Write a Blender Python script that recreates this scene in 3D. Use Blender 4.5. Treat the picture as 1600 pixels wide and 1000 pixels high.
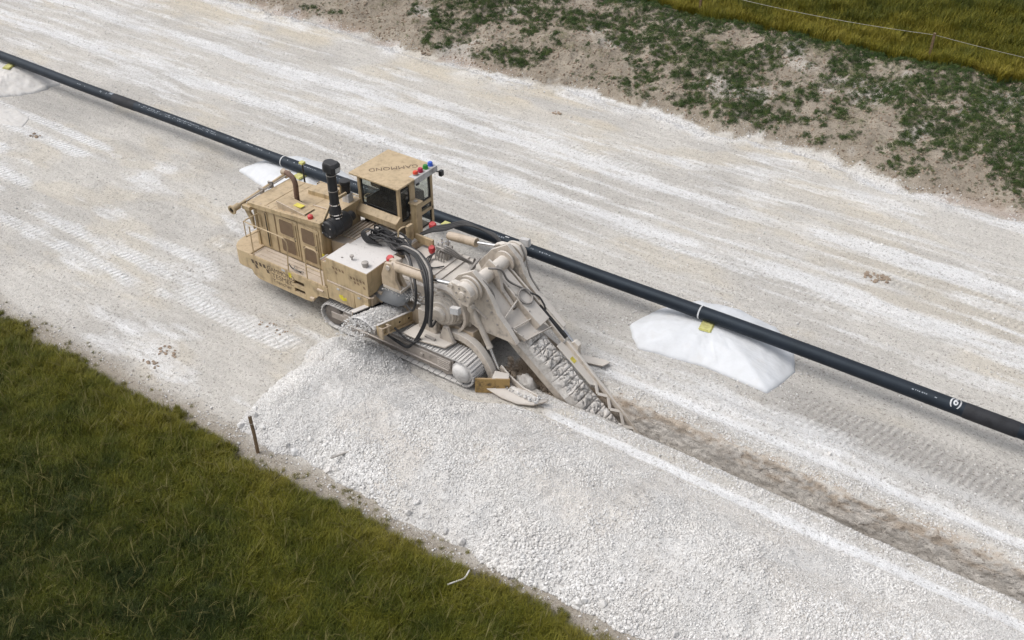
import bpy, bmesh, math, random
import numpy as np
from mathutils import Vector, Matrix

for o in list(bpy.data.objects):
    bpy.data.objects.remove(o)
random.seed(7)
R = math.radians
scene = bpy.context.scene
COL = scene.collection

# ------------------------------------------------------------------ camera
cam_d = bpy.data.cameras.new('camera')
cam = bpy.data.objects.new('camera', cam_d)
COL.objects.link(cam)
PITCH, YAW = 0.63832, 0.96896          # below the horizon / from -x towards +y
fwd = Vector((-math.cos(YAW) * math.cos(PITCH), math.sin(YAW) * math.cos(PITCH), -math.sin(PITCH)))
cam.location = (15.5, -18.2, 18.0)
cam.rotation_euler = fwd.to_track_quat('-Z', 'Y').to_euler()
cam_d.sensor_width = 36
cam_d.sensor_fit = 'HORIZONTAL'
cam_d.lens = 36 * 1550 / 1600
cam_d.clip_end = 2000
scene.camera = cam

# ------------------------------------------------------------------ overcast daylight
SUN_EL, SUN_AZ = R(58), R(215)          # azimuth measured from +x, counter-clockwise
world = bpy.data.worlds.new('World')
scene.world = world
world.use_nodes = True
wn = world.node_tree
wn.nodes.clear()
sky = wn.nodes.new('ShaderNodeTexSky')
sky.sky_type = 'NISHITA'
sky.sun_disc = False
sky.sun_elevation = SUN_EL
sky.sun_rotation = math.pi / 2 - SUN_AZ
sky.air_density = 1.0
sky.dust_density = 4.0
hs = wn.nodes.new('ShaderNodeHueSaturation')
hs.inputs['Saturation'].default_value = 0.32   # cloud cover: nearly grey sky light
bg = wn.nodes.new('ShaderNodeBackground')
bg.inputs['Strength'].default_value = 0.145
wo = wn.nodes.new('ShaderNodeOutputWorld')
wn.links.new(sky.outputs[0], hs.inputs['Color'])
wn.links.new(hs.outputs[0], bg.inputs['Color'])
wn.links.new(bg.outputs[0], wo.inputs['Surface'])

sun_d = bpy.data.lights.new('sun', 'SUN')
sun_d.energy = 1.0
sun_d.angle = R(38)
sun_d.color = (1.0, 0.985, 0.965)
sun = bpy.data.objects.new('sun', sun_d)
COL.objects.link(sun)
sdir = Vector((math.cos(SUN_EL) * math.cos(SUN_AZ), math.cos(SUN_EL) * math.sin(SUN_AZ), math.sin(SUN_EL)))
sun.rotation_euler = sdir.to_track_quat('Z', 'Y').to_euler()
sun.location = (0, 0, 40)

vs = scene.view_settings
vs.view_transform = 'Standard'
vs.look = 'None'
vs.exposure = 0.24
vs.gamma = 1.0
vs.use_curve_mapping = False

cy = scene.cycles
cy.max_bounces = 5
cy.diffuse_bounces = 2
cy.glossy_bounces = 2
cy.transmission_bounces = 3
cy.transparent_max_bounces = 12
cy.caustics_reflective = False
cy.caustics_refractive = False
cy.use_denoising = True
cy.denoising_prefilter = 'NONE'

# ------------------------------------------------------------------ helpers
def tag(o, label=None, cat=None, group=None, kind=None):
    if label: o['label'] = label
    if cat: o['category'] = cat
    if group: o['group'] = group
    if kind: o['kind'] = kind
    return o


def empty(name, loc=(0, 0, 0)):
    o = bpy.data.objects.new(name, None)
    o.location = loc
    o.empty_display_size = 0.2
    COL.objects.link(o)
    return o


def link_mesh(name, me, m, parent=None, bevel=0.0, sharp=35, flat=False):
    o = bpy.data.objects.new(name, me)
    COL.objects.link(o)
    if m is not None and not me.materials:
        me.materials.append(m)
    if not flat:
        me.polygons.foreach_set('use_smooth', [True] * len(me.polygons))
        me.set_sharp_from_angle(angle=R(sharp))
    if parent is not None:
        o.parent = parent
        top = parent
        while top.parent is not None:
            top = top.parent
        o.matrix_parent_inverse = Matrix.Translation(-top.location) if parent is top else Matrix.Identity(4)
        if parent is not top:
            o.matrix_parent_inverse = Matrix.Identity(4)
    if bevel:
        b = o.modifiers.new('bevel', 'BEVEL')
        b.width = bevel
        b.segments = 2
        b.limit_method = 'ANGLE'
        b.angle_limit = R(40)
        b.harden_normals = False
    return o


class MB:
    """collects geometry for one mesh object"""
    def __init__(self, xf=None):
        self.v, self.f, self.xf = [], [], xf

    def add(self, vs, fs):
        n = len(self.v)
        if self.xf: vs = [self.xf(*p) for p in vs]
        self.v += [tuple(p) for p in vs]
        self.f += [tuple(i + n for i in f) for f in fs]
        return self

    def box(self, x0, x1, y0, y1, z0, z1):
        p = [(x0, y0, z0), (x1, y0, z0), (x1, y1, z0), (x0, y1, z0), (x0, y0, z1), (x1, y0, z1), (x1, y1, z1), (x0, y1, z1)]
        return self.add(p, [(3, 2, 1, 0), (4, 5, 6, 7), (0, 1, 5, 4), (1, 2, 6, 5), (2, 3, 7, 6), (3, 0, 4, 7)])

    def prism(self, poly, axis, a, b):
        """poly in the other two axes; axis 'y': (x,z), 'z': (x,y), 'x': (y,z)"""
        def P(q, t):
            return {'y': (q[0], t, q[1]), 'z': (q[0], q[1], t), 'x': (t, q[0], q[1])}[axis]
        n = len(poly)
        vs = [P(q, a) for q in poly] + [P(q, b) for q in poly]
        fs = [tuple(range(n)), tuple(range(2 * n - 1, n - 1, -1))]
        fs += [(i, i + n, (i + 1) % n + n, (i + 1) % n) for i in range(n)]
        return self.add(vs, fs)

    def lathe(self, p0, d, prof, n=24, close=True):
        """prof: list of (t along d, radius)"""
        d = Vector(d).normalized()
        u = d.orthogonal().normalized()
        w = d.cross(u)
        p0 = Vector(p0)
        vs, fs = [], []
        for t, r in prof:
            for k in range(n):
                a = 2 * math.pi * k / n
                vs.append(p0 + d * t + (u * math.cos(a) + w * math.sin(a)) * r)
        for i in range(len(prof) - 1):
            for k in range(n):
                k2 = (k + 1) % n
                fs.append((i * n + k, i * n + k2, (i + 1) * n + k2, (i + 1) * n + k))
        if close:
            fs.append(tuple(range(n - 1, -1, -1)))
            m = (len(prof) - 1) * n
            fs.append(tuple(range(m, m + n)))
        return self.add([tuple(p) for p in vs], fs)

    def cyl(self, p0, p1, r, r1=None, n=20):
        d = Vector(p1) - Vector(p0)
        return self.lathe(p0, d, [(0, r), (d.length, r if r1 is None else r1)], n)

    def tube(self, pts, r, n=8, closed=False):
        pts = [Vector(p) for p in pts]
        N = len(pts)
        vs, fs = [], []
        prev = None
        for i, p in enumerate(pts):
            if closed:
                t = (pts[(i + 1) % N] - pts[i - 1]).normalized()
            else:
                t = (pts[min(i + 1, N - 1)] - pts[max(i - 1, 0)]).normalized()
            if prev is None:
                u = t.orthogonal().normalized()
            else:
                u = prev - t * prev.dot(t)
                u = u.normalized() if u.length > 1e-6 else t.orthogonal().normalized()
            prev = u
            w = t.cross(u)
            rr = r[i] if isinstance(r, (list, tuple)) else r
            for k in range(n):
                a = 2 * math.pi * k / n
                vs.append(p + (u * math.cos(a) + w * math.sin(a)) * rr)
        M = N if closed else N - 1
        for i in range(M):
            j = (i + 1) % N
            for k in range(n):
                k2 = (k + 1) % n
                fs.append((i * n + k, i * n + k2, j * n + k2, j * n + k))
        if not closed:
            fs.append(tuple(range(n - 1, -1, -1)))
            fs.append(tuple(range((N - 1) * n, N * n)))
        return self.add([tuple(p) for p in vs], fs)

    def bar(self, pts, w, h, up=(0, 0, 1)):
        """rectangular section swept along pts; w across, h along up"""
        pts = [Vector(p) for p in pts]
        N = len(pts)
        vs, fs = [], []
        for i, p in enumerate(pts):
            t = (pts[min(i + 1, N - 1)] - pts[max(i - 1, 0)]).normalized()
            s = t.cross(Vector(up)).normalized()
            v = s.cross(t).normalized()
            for a, b in ((-1, -1), (1, -1), (1, 1), (-1, 1)):
                vs.append(p + s * (a * w / 2) + v * (b * h / 2))
        for i in range(N - 1):
            for k in range(4):
                k2 = (k + 1) % 4
                fs.append((i * 4 + k, i * 4 + k2, i * 4 + 4 + k2, i * 4 + 4 + k))
        fs.append((3, 2, 1, 0))
        fs.append(tuple(range((N - 1) * 4, N * 4)))
        return self.add([tuple(p) for p in vs], fs)

    def mesh(self, name):
        me = bpy.data.meshes.new(name)
        me.from_pydata(self.v, [], self.f)
        bm = bmesh.new()
        bm.from_mesh(me)
        bmesh.ops.recalc_face_normals(bm, faces=bm.faces)
        bm.to_mesh(me)
        bm.free()
        return me

    def build(self, name, m, parent=None, bevel=0.0, sharp=35, flat=False):
        return link_mesh(name, self.mesh(name), m, parent, bevel, sharp, flat)


def smooth_path(pts, k=6):
    """Catmull-Rom through pts"""
    P = [Vector(p) for p in pts]
    P = [P[0] * 2 - P[1]] + P + [P[-1] * 2 - P[-2]]
    out = []
    for i in range(1, len(P) - 2):
        a, b, c, d = P[i - 1], P[i], P[i + 1], P[i + 2]
        for j in range(k):
            t = j / k
            out.append(0.5 * ((2 * b) + (c - a) * t + (2 * a - 5 * b + 4 * c - d) * t * t + (3 * b - a - 3 * c + d) * t ** 3))
    out.append(P[-2])
    return out


# numpy value noise
def _h(ix, iy, s):
    v = np.sin(ix * 127.1 + iy * 311.7 + s * 74.7) * 43758.5453
    return v - np.floor(v)


def vn(x, y, s=0):
    ix, iy = np.floor(x), np.floor(y)
    fx, fy = x - ix, y - iy
    fx = fx * fx * (3 - 2 * fx)
    fy = fy * fy * (3 - 2 * fy)
    a = _h(ix, iy, s) * (1 - fx) + _h(ix + 1, iy, s) * fx
    b = _h(ix, iy + 1, s) * (1 - fx) + _h(ix + 1, iy + 1, s) * fx
    return a * (1 - fy) + b * fy


def fbm(x, y, o=4, s=0):
    r, a, t = 0, 0.5, 0
    for i in range(o):
        r = r + a * vn(x * 2 ** i + 17.3 * i, y * 2 ** i - 9.1 * i, s + i)
        t += a
        a *= 0.5
    return r / t


def sst(a, b, x):
    t = np.clip((x - a) / (b - a), 0, 1)
    return t * t * (3 - 2 * t)


# ------------------------------------------------------------------ materials
def newmat(name):
    m = bpy.data.materials.new(name)
    m.use_nodes = True
    nt = m.node_tree
    b = nt.nodes['Principled BSDF']
    return m, nt, b


def N(nt, t, **kw):
    n = nt.nodes.new(t)
    for k, v in kw.items():
        if hasattr(n, k) and not k.startswith('_'):
            setattr(n, k, v)
    return n


def noise(nt, vec, scale, detail=4, rough=0.55):
    n = nt.nodes.new('ShaderNodeTexNoise')
    n.inputs['Scale'].default_value = scale
    n.inputs['Detail'].default_value = detail
    n.inputs['Roughness'].default_value = rough
    nt.links.new(vec, n.inputs['Vector'])
    return n.outputs['Fac']


def ramp(nt, fac, stops):
    r = nt.nodes.new('ShaderNodeValToRGB')
    el = r.color_ramp.elements
    while len(el) > 1: el.remove(el[-1])
    for i, (p, c) in enumerate(stops):
        e = el[0] if i == 0 else el.new(p)
        e.position = p
        e.color = (*c, 1) if len(c) == 3 else c
    nt.links.new(fac, r.inputs['Fac'])
    return r.outputs['Color']


def mathn(nt, op, a, b=None, clamp=False):
    n = nt.nodes.new('ShaderNodeMath')
    n.operation = op
    n.use_clamp = clamp
    for i, q in enumerate((a, b)):
        if q is None: continue
        if isinstance(q, (int, float)): n.inputs[i].default_value = q
        else: nt.links.new(q, n.inputs[i])
    return n.outputs[0]


def mixc(nt, fac, a, b, mode='MIX'):
    n = nt.nodes.new('ShaderNodeMix')
    n.data_type = 'RGBA'
    n.blend_type = mode
    for q, s in ((fac, n.inputs[0]), (a, n.inputs[6]), (b, n.inputs[7])):
        if isinstance(q, (int, float)): s.default_value = q
        elif isinstance(q, tuple): s.default_value = (*q, 1) if len(q) == 3 else q
        else: nt.links.new(q, s)
    return n.outputs[2]


def bump(nt, h, strength, dist, b, normal=None):
    n = nt.nodes.new('ShaderNodeBump')
    n.inputs['Strength'].default_value = strength
    n.inputs['Distance'].default_value = dist
    nt.links.new(h, n.inputs['Height'])
    if normal is not None: nt.links.new(normal, n.inputs['Normal'])
    if b is not None: nt.links.new(n.outputs[0], b.inputs['Normal'])
    return n.outputs[0]


DUST = (0.56, 0.50, 0.44)


def painted(name, col, rough=0.5, dust=0.3, dustcol=DUST, metal=0.0, var=0.12, grime=0.25, scale=3.0, spec=0.4):
    """weathered coating with stone dust that settled where faces point up, and a mottled film elsewhere"""
    m, nt, b = newmat(name)
    g = N(nt, 'ShaderNodeNewGeometry')
    pos = g.outputs['Position']
    n1 = noise(nt, pos, scale, 3, 0.6)
    n2 = noise(nt, pos, scale * 9, 2, 0.65)
    dark = tuple(c * (1 - grime * 1.6) for c in col)
    lite = tuple(min(1, c * (1 + var)) for c in col)
    c1 = ramp(nt, n1, [(0.3, dark), (0.48, col), (0.75, lite)])
    if grime > .1 and metal == 0 and col[0] > .4:
        mps = N(nt, 'ShaderNodeMapping')
        mps.inputs['Scale'].default_value = (9, 9, .9)
        nt.links.new(pos, mps.inputs['Vector'])
        stn = noise(nt, mps.outputs[0], 1.0, 3, 0.6)
        c1 = mixc(nt, 1.0, c1, ramp(nt, stn, [(0.32, (0.74, 0.70, 0.66)), (0.5, (1, 1, 1)), (0.8, (1.05, 1.05, 1.05))]), 'MULTIPLY')
        chip = ramp(nt, noise(nt, pos, 26, 1, .5), [(0.74, (0, 0, 0)), (0.77, (1, 1, 1))])
        c1 = mixc(nt, mathn(nt, 'MULTIPLY', chip, .5), c1, (0.10, 0.065, 0.045))
    sx = N(nt, 'ShaderNodeSeparateXYZ')
    nt.links.new(g.outputs['Normal'], sx.inputs[0])
    upf = mathn(nt, 'MAXIMUM', sx.outputs['Z'], 0.0)
    f = mathn(nt, 'ADD', mathn(nt, 'MULTIPLY', upf, 0.9), 0.35)
    mm = mathn(nt, 'ADD', mathn(nt, 'MULTIPLY', n1, 0.7), mathn(nt, 'MULTIPLY', n2, 0.6))
    f = mathn(nt, 'MULTIPLY', f, mm)
    f = mathn(nt, 'MULTIPLY', f, dust * 1.7, clamp=True)
    c = mixc(nt, f, c1, dustcol)
    nt.links.new(c, b.inputs['Base Color'])
    ro = mathn(nt, 'ADD', mathn(nt, 'MULTIPLY', f, 0.45), rough, clamp=True)
    nt.links.new(ro, b.inputs['Roughness'])
    b.inputs['Metallic'].default_value = metal
    b.inputs['Specular IOR Level'].default_value = spec
    bump(nt, n2, 0.25, 0.01, b)
    return m


M = {}
TAN = (0.49, 0.372, 0.208)
M['tan'] = painted('tan_paint', TAN, 0.45, 0.30, (0.50, 0.40, 0.30))
M['tan_clean'] = painted('tan_paint_clean', (0.515, 0.392, 0.228), 0.42, 0.20, (0.50, 0.40, 0.30), grime=0.12)
M['tan_dusty'] = painted('tan_paint_dusty', (0.47, 0.36, 0.23), 0.6, 0.62, (0.56, 0.48, 0.40), grime=0.2)
M['tan_caked'] = painted('tan_paint_caked', (0.50, 0.42, 0.33), 0.75, 0.95, (0.63, 0.585, 0.53), grime=0.34, scale=4.5)
M['white_dust'] = painted('dusted_plate', (0.55, 0.47, 0.40), 0.8, 1.1, (0.68, 0.65, 0.62), grime=0.15, scale=2.0)
M['steel'] = painted('worn_steel', (0.30, 0.28, 0.26), 0.45, 0.55, (0.52, 0.48, 0.44), metal=0.35)
M['shoe'] = painted('track_shoe_steel', (0.34, 0.325, 0.31), 0.55, 1.15, (0.72, 0.70, 0.675), metal=0.2, grime=0.4, scale=6)
M['track_dark'] = painted('track_frame_steel', (0.30, 0.255, 0.215), 0.7, 0.8, (0.50, 0.455, 0.41), grime=0.35)
M['idler'] = painted('dark_idler_steel', (0.11, 0.09, 0.075), 0.75, 0.45, (0.42, 0.38, 0.34), grime=.4)  # dark tone paints the shade inside the hollow idler frame onto the wheel
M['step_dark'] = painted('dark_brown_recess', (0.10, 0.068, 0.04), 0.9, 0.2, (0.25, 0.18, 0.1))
M['black'] = painted('black_paint', (0.014, 0.015, 0.018), 0.40, 0.07, (0.30, 0.28, 0.26), grime=0.2)
M['rubber'] = painted('black_rubber', (0.014, 0.015, 0.018), 0.5, 0.10, (0.30, 0.28, 0.26), grime=0.2)
M['hose_dusty'] = painted('dusty_hose_rubber', (0.05, 0.047, 0.043), 0.7, 0.62, (0.42, 0.39, 0.36), grime=0.2)
M['rust'] = painted('rusty_steel', (0.15, 0.085, 0.06), 0.8, 0.25, (0.4, 0.3, 0.24), grime=0.4, scale=9)
M['rustplate'] = painted('worn_yellow_plate', (0.38, 0.24, 0.07), 0.6, 0.45, (0.42, 0.32, 0.22), grime=0.5, scale=5)
M['grey_steel'] = painted('grey_sheet_steel', (0.23, 0.245, 0.26), 0.4, 0.3, (0.5, 0.48, 0.46), metal=0.3)
M['lightgrey'] = painted('light_grey_paint', (0.50, 0.50, 0.50), 0.5, 0.3, (0.6, 0.57, 0.53))
M['white_panel'] = painted('white_panel_paint', (0.62, 0.58, 0.52), 0.6, 0.4, (0.56, 0.48, 0.40))
M['chrome'] = painted('chromed_rod', (0.75, 0.75, 0.75), 0.12, 0.10, metal=1.0, var=0.02, grime=0.05)
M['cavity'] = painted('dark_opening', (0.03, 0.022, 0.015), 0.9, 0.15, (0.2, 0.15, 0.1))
M['print_dark'] = painted('dark_brown_print', (0.075, 0.05, 0.032), 0.6, 0.18, (0.4, 0.3, 0.2))
M['print_faded'] = painted('faded_brown_print', (0.22, 0.145, 0.08), 0.6, 0.2, (0.45, 0.34, 0.22))
M['red'] = painted('red_plastic', (0.60, 0.03, 0.035), 0.4, 0.12, (0.6, 0.45, 0.42))
M['red_orange'] = painted('red_orange_lens', (0.75, 0.07, 0.03), 0.3, 0.05)
M['magenta'] = painted('crimson_lens', (0.52, 0.02, 0.07), 0.3, 0.05)
M['green'] = painted('green_lens', (0.03, 0.30, 0.04), 0.3, 0.05)
M['blue'] = painted('blue_lens', (0.04, 0.13, 0.62), 0.3, 0.05)
M['yellow'] = painted('yellow_sticker', (0.72, 0.62, 0.02), 0.5, 0.15)
M['pad'] = painted('yellow_foam', (0.58, 0.57, 0.17), 0.9, 0.15, grime=0.2)
M['wood'] = painted('weathered_stake_wood', (0.16, 0.10, 0.05), 0.85, 0.25, (0.35, 0.3, 0.24), grime=0.4, scale=12)
M['greywood'] = painted('grey_stick_wood', (0.34, 0.31, 0.28), 0.85, 0.3, (0.5, 0.48, 0.45), scale=12)
M['wire'] = painted('galvanised_wire', (0.42, 0.40, 0.36), 0.5, 0.1, metal=0.3)
M['pink'] = painted('faded_red_paint', (0.32, 0.11, 0.12), 0.6, 0.35)

# perforated screens of the engine doors
m, nt, b = newmat('perforated_screen')
g = N(nt, 'ShaderNodeNewGeometry')
vo = N(nt, 'ShaderNodeTexVoronoi')
vo.inputs['Scale'].default_value = 48
vo.inputs['Randomness'].default_value = 0.1
nt.links.new(g.outputs['Position'], vo.inputs['Vector'])
c = ramp(nt, vo.outputs['Distance'], [(0.25, (0.045, 0.028, 0.018)), (0.55, (0.19, 0.125, 0.075))])
c = mixc(nt, mathn(nt, 'MULTIPLY', noise(nt, g.outputs['Position'], 5, 4), 0.7), c, (0.26, 0.18, 0.11))
nt.links.new(c, b.inputs['Base Color'])
b.inputs['Roughness'].default_value = 0.8
M['screen'] = m

# cab glass, a little dusty
m, nt, b = newmat('cab_glass')
nt.nodes.remove(b)
out = nt.nodes['Material Output']
tr = N(nt, 'ShaderNodeBsdfTransparent')
tr.inputs['Color'].default_value = (0.87, 0.89, 0.875, 1)
gl = N(nt, 'ShaderNodeBsdfGlossy')
gl.inputs['Roughness'].default_value = 0.04
df = N(nt, 'ShaderNodeBsdfDiffuse')
df.inputs['Color'].default_value = (0.35, 0.32, 0.28, 1)
lw = N(nt, 'ShaderNodeLayerWeight')
lw.inputs['Blend'].default_value = 0.5
fr_ = mathn(nt, 'MULTIPLY', mathn(nt, 'POWER', lw.outputs['Facing'], 4.0), 0.7)
mx = N(nt, 'ShaderNodeMixShader')
nt.links.new(mathn(nt, 'ADD', fr_, 0.03), mx.inputs[0])
nt.links.new(tr.outputs[0], mx.inputs[1])
nt.links.new(gl.outputs[0], mx.inputs[2])
mx2 = N(nt, 'ShaderNodeMixShader')
g = N(nt, 'ShaderNodeNewGeometry')
nt.links.new(mathn(nt, 'MULTIPLY', noise(nt, g.outputs['Position'], 2.5, 2), 0.10), mx2.inputs[0])
nt.links.new(mx.outputs[0], mx2.inputs[1])
nt.links.new(df.outputs[0], mx2.inputs[2])
nt.links.new(mx2.outputs[0], out.inputs['Surface'])
M['glass'] = m

# black factory-coated pipe
m, nt, b = newmat('black_pipe_coating')
g = N(nt, 'ShaderNodeNewGeometry')
n1 = noise(nt, g.outputs['Position'], 2.0, 3)
mp = N(nt, 'ShaderNodeMapping')
mp.inputs['Scale'].default_value = (0.15, 6, 6)
nt.links.new(g.outputs['Position'], mp.inputs['Vector'])
n2 = noise(nt, mp.outputs[0], 4.0, 3, 0.6)
c = ramp(nt, n1, [(0.3, (0.006, 0.008, 0.012)), (0.7, (0.012, 0.016, 0.024))])
sx = N(nt, 'ShaderNodeSeparateXYZ')
nt.links.new(g.outputs['Normal'], sx.inputs[0])
f = mathn(nt, 'MULTIPLY', mathn(nt, 'MULTIPLY', mathn(nt, 'MAXIMUM', sx.outputs['Z'], 0.0), n2), 0.07, clamp=True)
c = mixc(nt, f, c, (0.30, 0.32, 0.34))
nt.links.new(c, b.inputs['Base Color'])
nt.links.new(mathn(nt, 'ADD', mathn(nt, 'MULTIPLY', n2, 0.25), 0.40), b.inputs['Roughness'])
b.inputs['Specular IOR Level'].default_value = 0.34
b.inputs['Specular Tint'].default_value = (0.72, 0.87, 1.0, 1)
bump(nt, noise(nt, g.outputs['Position'], 30, 3), 0.12, 0.01, b)
M['pipe'] = m
M['pipe_sleeve'] = painted('dark_joint_sleeve', (0.022, 0.023, 0.027), 0.6, 0.05, (0.2, 0.2, 0.2), spec=.2)
M['chalk'] = painted('white_paint_marks', (0.62, 0.64, 0.66), 0.8, 0.05, grime=0.3)
M['print_pipe'] = painted('pale_factory_print', (0.26, 0.29, 0.33), 0.8, 0.05, grime=0.5, scale=9)

# white sheet over the pipe mounds
m, nt, b = newmat('white_sheet_plastic')
g = N(nt, 'ShaderNodeNewGeometry')
n1 = noise(nt, g.outputs['Position'], 1.6, 3, 0.6)
c = ramp(nt, n1, [(0.3, (0.60, 0.61, 0.62)), (0.55, (0.67, 0.685, 0.705)), (0.8, (0.63, 0.63, 0.625))])
nt.links.new(c, b.inputs['Base Color'])
b.inputs['Roughness'].default_value = 0.55
b.inputs['Specular IOR Level'].default_value = 0.3
mp = N(nt, 'ShaderNodeMapping')
mp.inputs['Scale'].default_value = (1, 3, 1)
mp.inputs['Rotation'].default_value = (0, 0, 0.5)
nt.links.new(g.outputs['Position'], mp.inputs['Vector'])
bump(nt, noise(nt, mp.outputs[0], 1.5, 4, 0.6), 0.45, 0.06, b)
M['sheet'] = m
M['sheet_dusty'] = painted('dusty_sheet_plastic', (0.66, 0.665, 0.67), 0.6, 0.55, (0.58, 0.55, 0.51), grime=.12)


# broken limestone
def stone_mat(name, lo, mid, hi, sc=14):
    m, nt, b = newmat(name)
    g = N(nt, 'ShaderNodeNewGeometry')
    oi = N(nt, 'ShaderNodeObjectInfo')
    n1 = noise(nt, g.outputs['Position'], sc, 2, 0.6)
    n0 = noise(nt, g.outputs['Position'], 0.8, 2)
    c = ramp(nt, n1, [(0.3, lo), (0.5, mid), (0.72, hi)])
    c = mixc(nt, mathn(nt, 'MULTIPLY', n0, 0.35), c, (0.60, 0.54, 0.46))
    k = ramp(nt, oi.outputs['Random'], [(0.0, (0.80, 0.79, 0.78)), (0.5, (0.96, 0.955, 0.95)), (1.0, (1.08, 1.08, 1.08))])
    c = mixc(nt, 1.0, c, k, 'MULTIPLY')
    nt.links.new(c, b.inputs['Base Color'])
    b.inputs['Roughness'].default_value = 0.95
    b.inputs['Specular IOR Level'].default_value = 0.15
    if sc < 10: bump(nt, noise(nt, g.outputs['Position'], 22, 3), 0.5, 0.03, b)
    return m


M['stone'] = stone_mat('crushed_limestone', (0.64, 0.635, 0.625), (0.74, 0.736, 0.73), (0.80, 0.80, 0.795))
M['clod'] = stone_mat('limestone_clods', (0.44, 0.415, 0.39), (0.62, 0.595, 0.565), (0.72, 0.705, 0.685), 7)
M['head_clod'] = stone_mat('light_brown_earth', (0.30, 0.22, 0.155), (0.44, 0.35, 0.265), (0.58, 0.50, 0.42), 9)
M['earth_clod'] = stone_mat('brown_earth_clods', (0.16, 0.11, 0.075), (0.26, 0.19, 0.13), (0.38, 0.31, 0.24), 7)

# ground: zone colour comes from the mesh, grain and small relief from here
m, nt, b = newmat('limestone_ground')
g = N(nt, 'ShaderNodeNewGeometry')
pos = g.outputs['Position']
at = N(nt, 'ShaderNodeAttribute')
at.attribute_name = 'zone'
tr_ = N(nt, 'ShaderNodeAttribute')
tr_.attribute_name = 'tread'
col = at.outputs['Color']
nf = noise(nt, pos, 7, 5, 0.72)
nfine = noise(nt, pos, 36, 2, 0.7)
mp = N(nt, 'ShaderNodeMapping')
mp.inputs['Scale'].default_value = (0.22, 1.6, 1)
nt.links.new(pos, mp.inputs['Vector'])
nstr = noise(nt, mp.outputs[0], 2.0, 4, 0.65)
pw = N(nt, 'ShaderNodeAttribute')
pw.attribute_name = 'powder'
pf = mathn(nt, 'ADD', mathn(nt, 'MULTIPLY', nf, 0.8), mathn(nt, 'MULTIPLY', nstr, 1.5))
pf = mathn(nt, 'ADD', mathn(nt, 'ADD', mathn(nt, 'MULTIPLY', pw.outputs['Fac'], 1.7), pf), -1.78)
pf = mathn(nt, 'MULTIPLY', mathn(nt, 'MULTIPLY', mathn(nt, 'ADD', pf, .15), 1.15, clamp=True), mathn(nt, 'MULTIPLY', pw.outputs['Fac'], 2.5, clamp=True))
col = mixc(nt, mathn(nt, 'MULTIPLY', pf, 0.78), col, (0.765, 0.767, 0.772))
spk = ramp(nt, noise(nt, pos, 13, 1, 0.5), [(0.33, (0.66, 0.645, 0.63)), (0.37, (1, 1, 1))])
col = mixc(nt, 1.0, col, spk, 'MULTIPLY')
k = ramp(nt, nf, [(0.27, (0.68, 0.665, 0.65)), (0.40, (0.95, 0.945, 0.94)), (0.58, (1.04, 1.04, 1.04)), (0.75, (1.14, 1.14, 1.14))])
col = mixc(nt, 1.0, col, k, 'MULTIPLY')
k = ramp(nt, nfine, [(0.3, (0.74, 0.73, 0.72)), (0.48, (1.0, 1.0, 1.0)), (0.7, (1.12, 1.12, 1.12))])
col = mixc(nt, 1.0, col, k, 'MULTIPLY')
k = ramp(nt, nstr, [(0.30, (0.90, 0.895, 0.89)), (0.5, (1.0, 0.997, 0.992)), (0.7, (1.07, 1.07, 1.07))])
col = mixc(nt, 1.0, col, k, 'MULTIPLY')
# pebbles
vo = N(nt, 'ShaderNodeTexVoronoi')
vo.inputs['Scale'].default_value = 16
nt.links.new(pos, vo.inputs['Vector'])
peb = ramp(nt, vo.outputs['Distance'], [(0.12, (1, 1, 1)), (0.3, (0, 0, 0))])
pmask = mathn(nt, 'MULTIPLY', peb, mathn(nt, 'GREATER_THAN', noise(nt, pos, 5, 1), 0.56))
# cleat prints: bars across the direction of travel
wv = N(nt, 'ShaderNodeTexWave')
wv.wave_type = 'BANDS'
wv.bands_direction = 'X'
wv.inputs['Scale'].default_value = 1.55
wv.inputs['Distortion'].default_value = 3.5
wv.inputs['Detail'].default_value = 2
wv.inputs['Detail Scale'].default_value = 1.6
mpw = N(nt, 'ShaderNodeMapping')
mpw.inputs['Rotation'].default_value = (0, 0, 0.28)
nt.links.new(pos, mpw.inputs['Vector'])
nt.links.new(mpw.outputs[0], wv.inputs['Vector'])
trf = mathn(nt, 'MULTIPLY', tr_.outputs['Fac'], ramp(nt, nstr, [(0.38, (0, 0, 0)), (0.6, (1, 1, 1))]))
cle = mathn(nt, 'MULTIPLY', wv.outputs['Fac'], trf)
k = mixc(nt, mathn(nt, 'MULTIPLY', trf, 0.95, clamp=True), (1, 1, 1),
         ramp(nt, wv.outputs['Fac'], [(0.15, (0.78, 0.775, 0.77)), (0.55, (1.03, 1.03, 1.03)), (0.9, (1.14, 1.14, 1.145))]))
col = mixc(nt, 1.0, col, k, 'MULTIPLY')
nt.links.new(col, b.inputs['Base Color'])
b.inputs['Roughness'].default_value = 0.95
b.inputs['Specular IOR Level'].default_value = 0.12
h = mathn(nt, 'ADD', mathn(nt, 'MULTIPLY', nf, 0.75), mathn(nt, 'MULTIPLY', nfine, 0.35))
h = mathn(nt, 'ADD', h, mathn(nt, 'MULTIPLY', pmask, 0.35))
h = mathn(nt, 'ADD', h, mathn(nt, 'MULTIPLY', cle, 0.55))
bump(nt, h, 0.85, 0.085, b)
M['ground'] = m

# ------------------------------------------------------------------ the ground
def grass_edge(x):
    return -6.72 + 0.35 * sst(3, 9, x) + 0.5 * (fbm(x * 0.35, x * 0 + 3.3, 3, 11) - 0.5) + 0.35 * (fbm(x * 1.6, x * 0 + 1.3, 4, 12) - 0.5)


def bank_edge(x):
    return 17.3 + 1.7 * (fbm(x * 0.22, x * 0 + 7.7, 3, 21) - 0.5) + 0.5 * (fbm(x * 1.2, x * 0 + 2.7, 3, 22) - 0.5)


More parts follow.
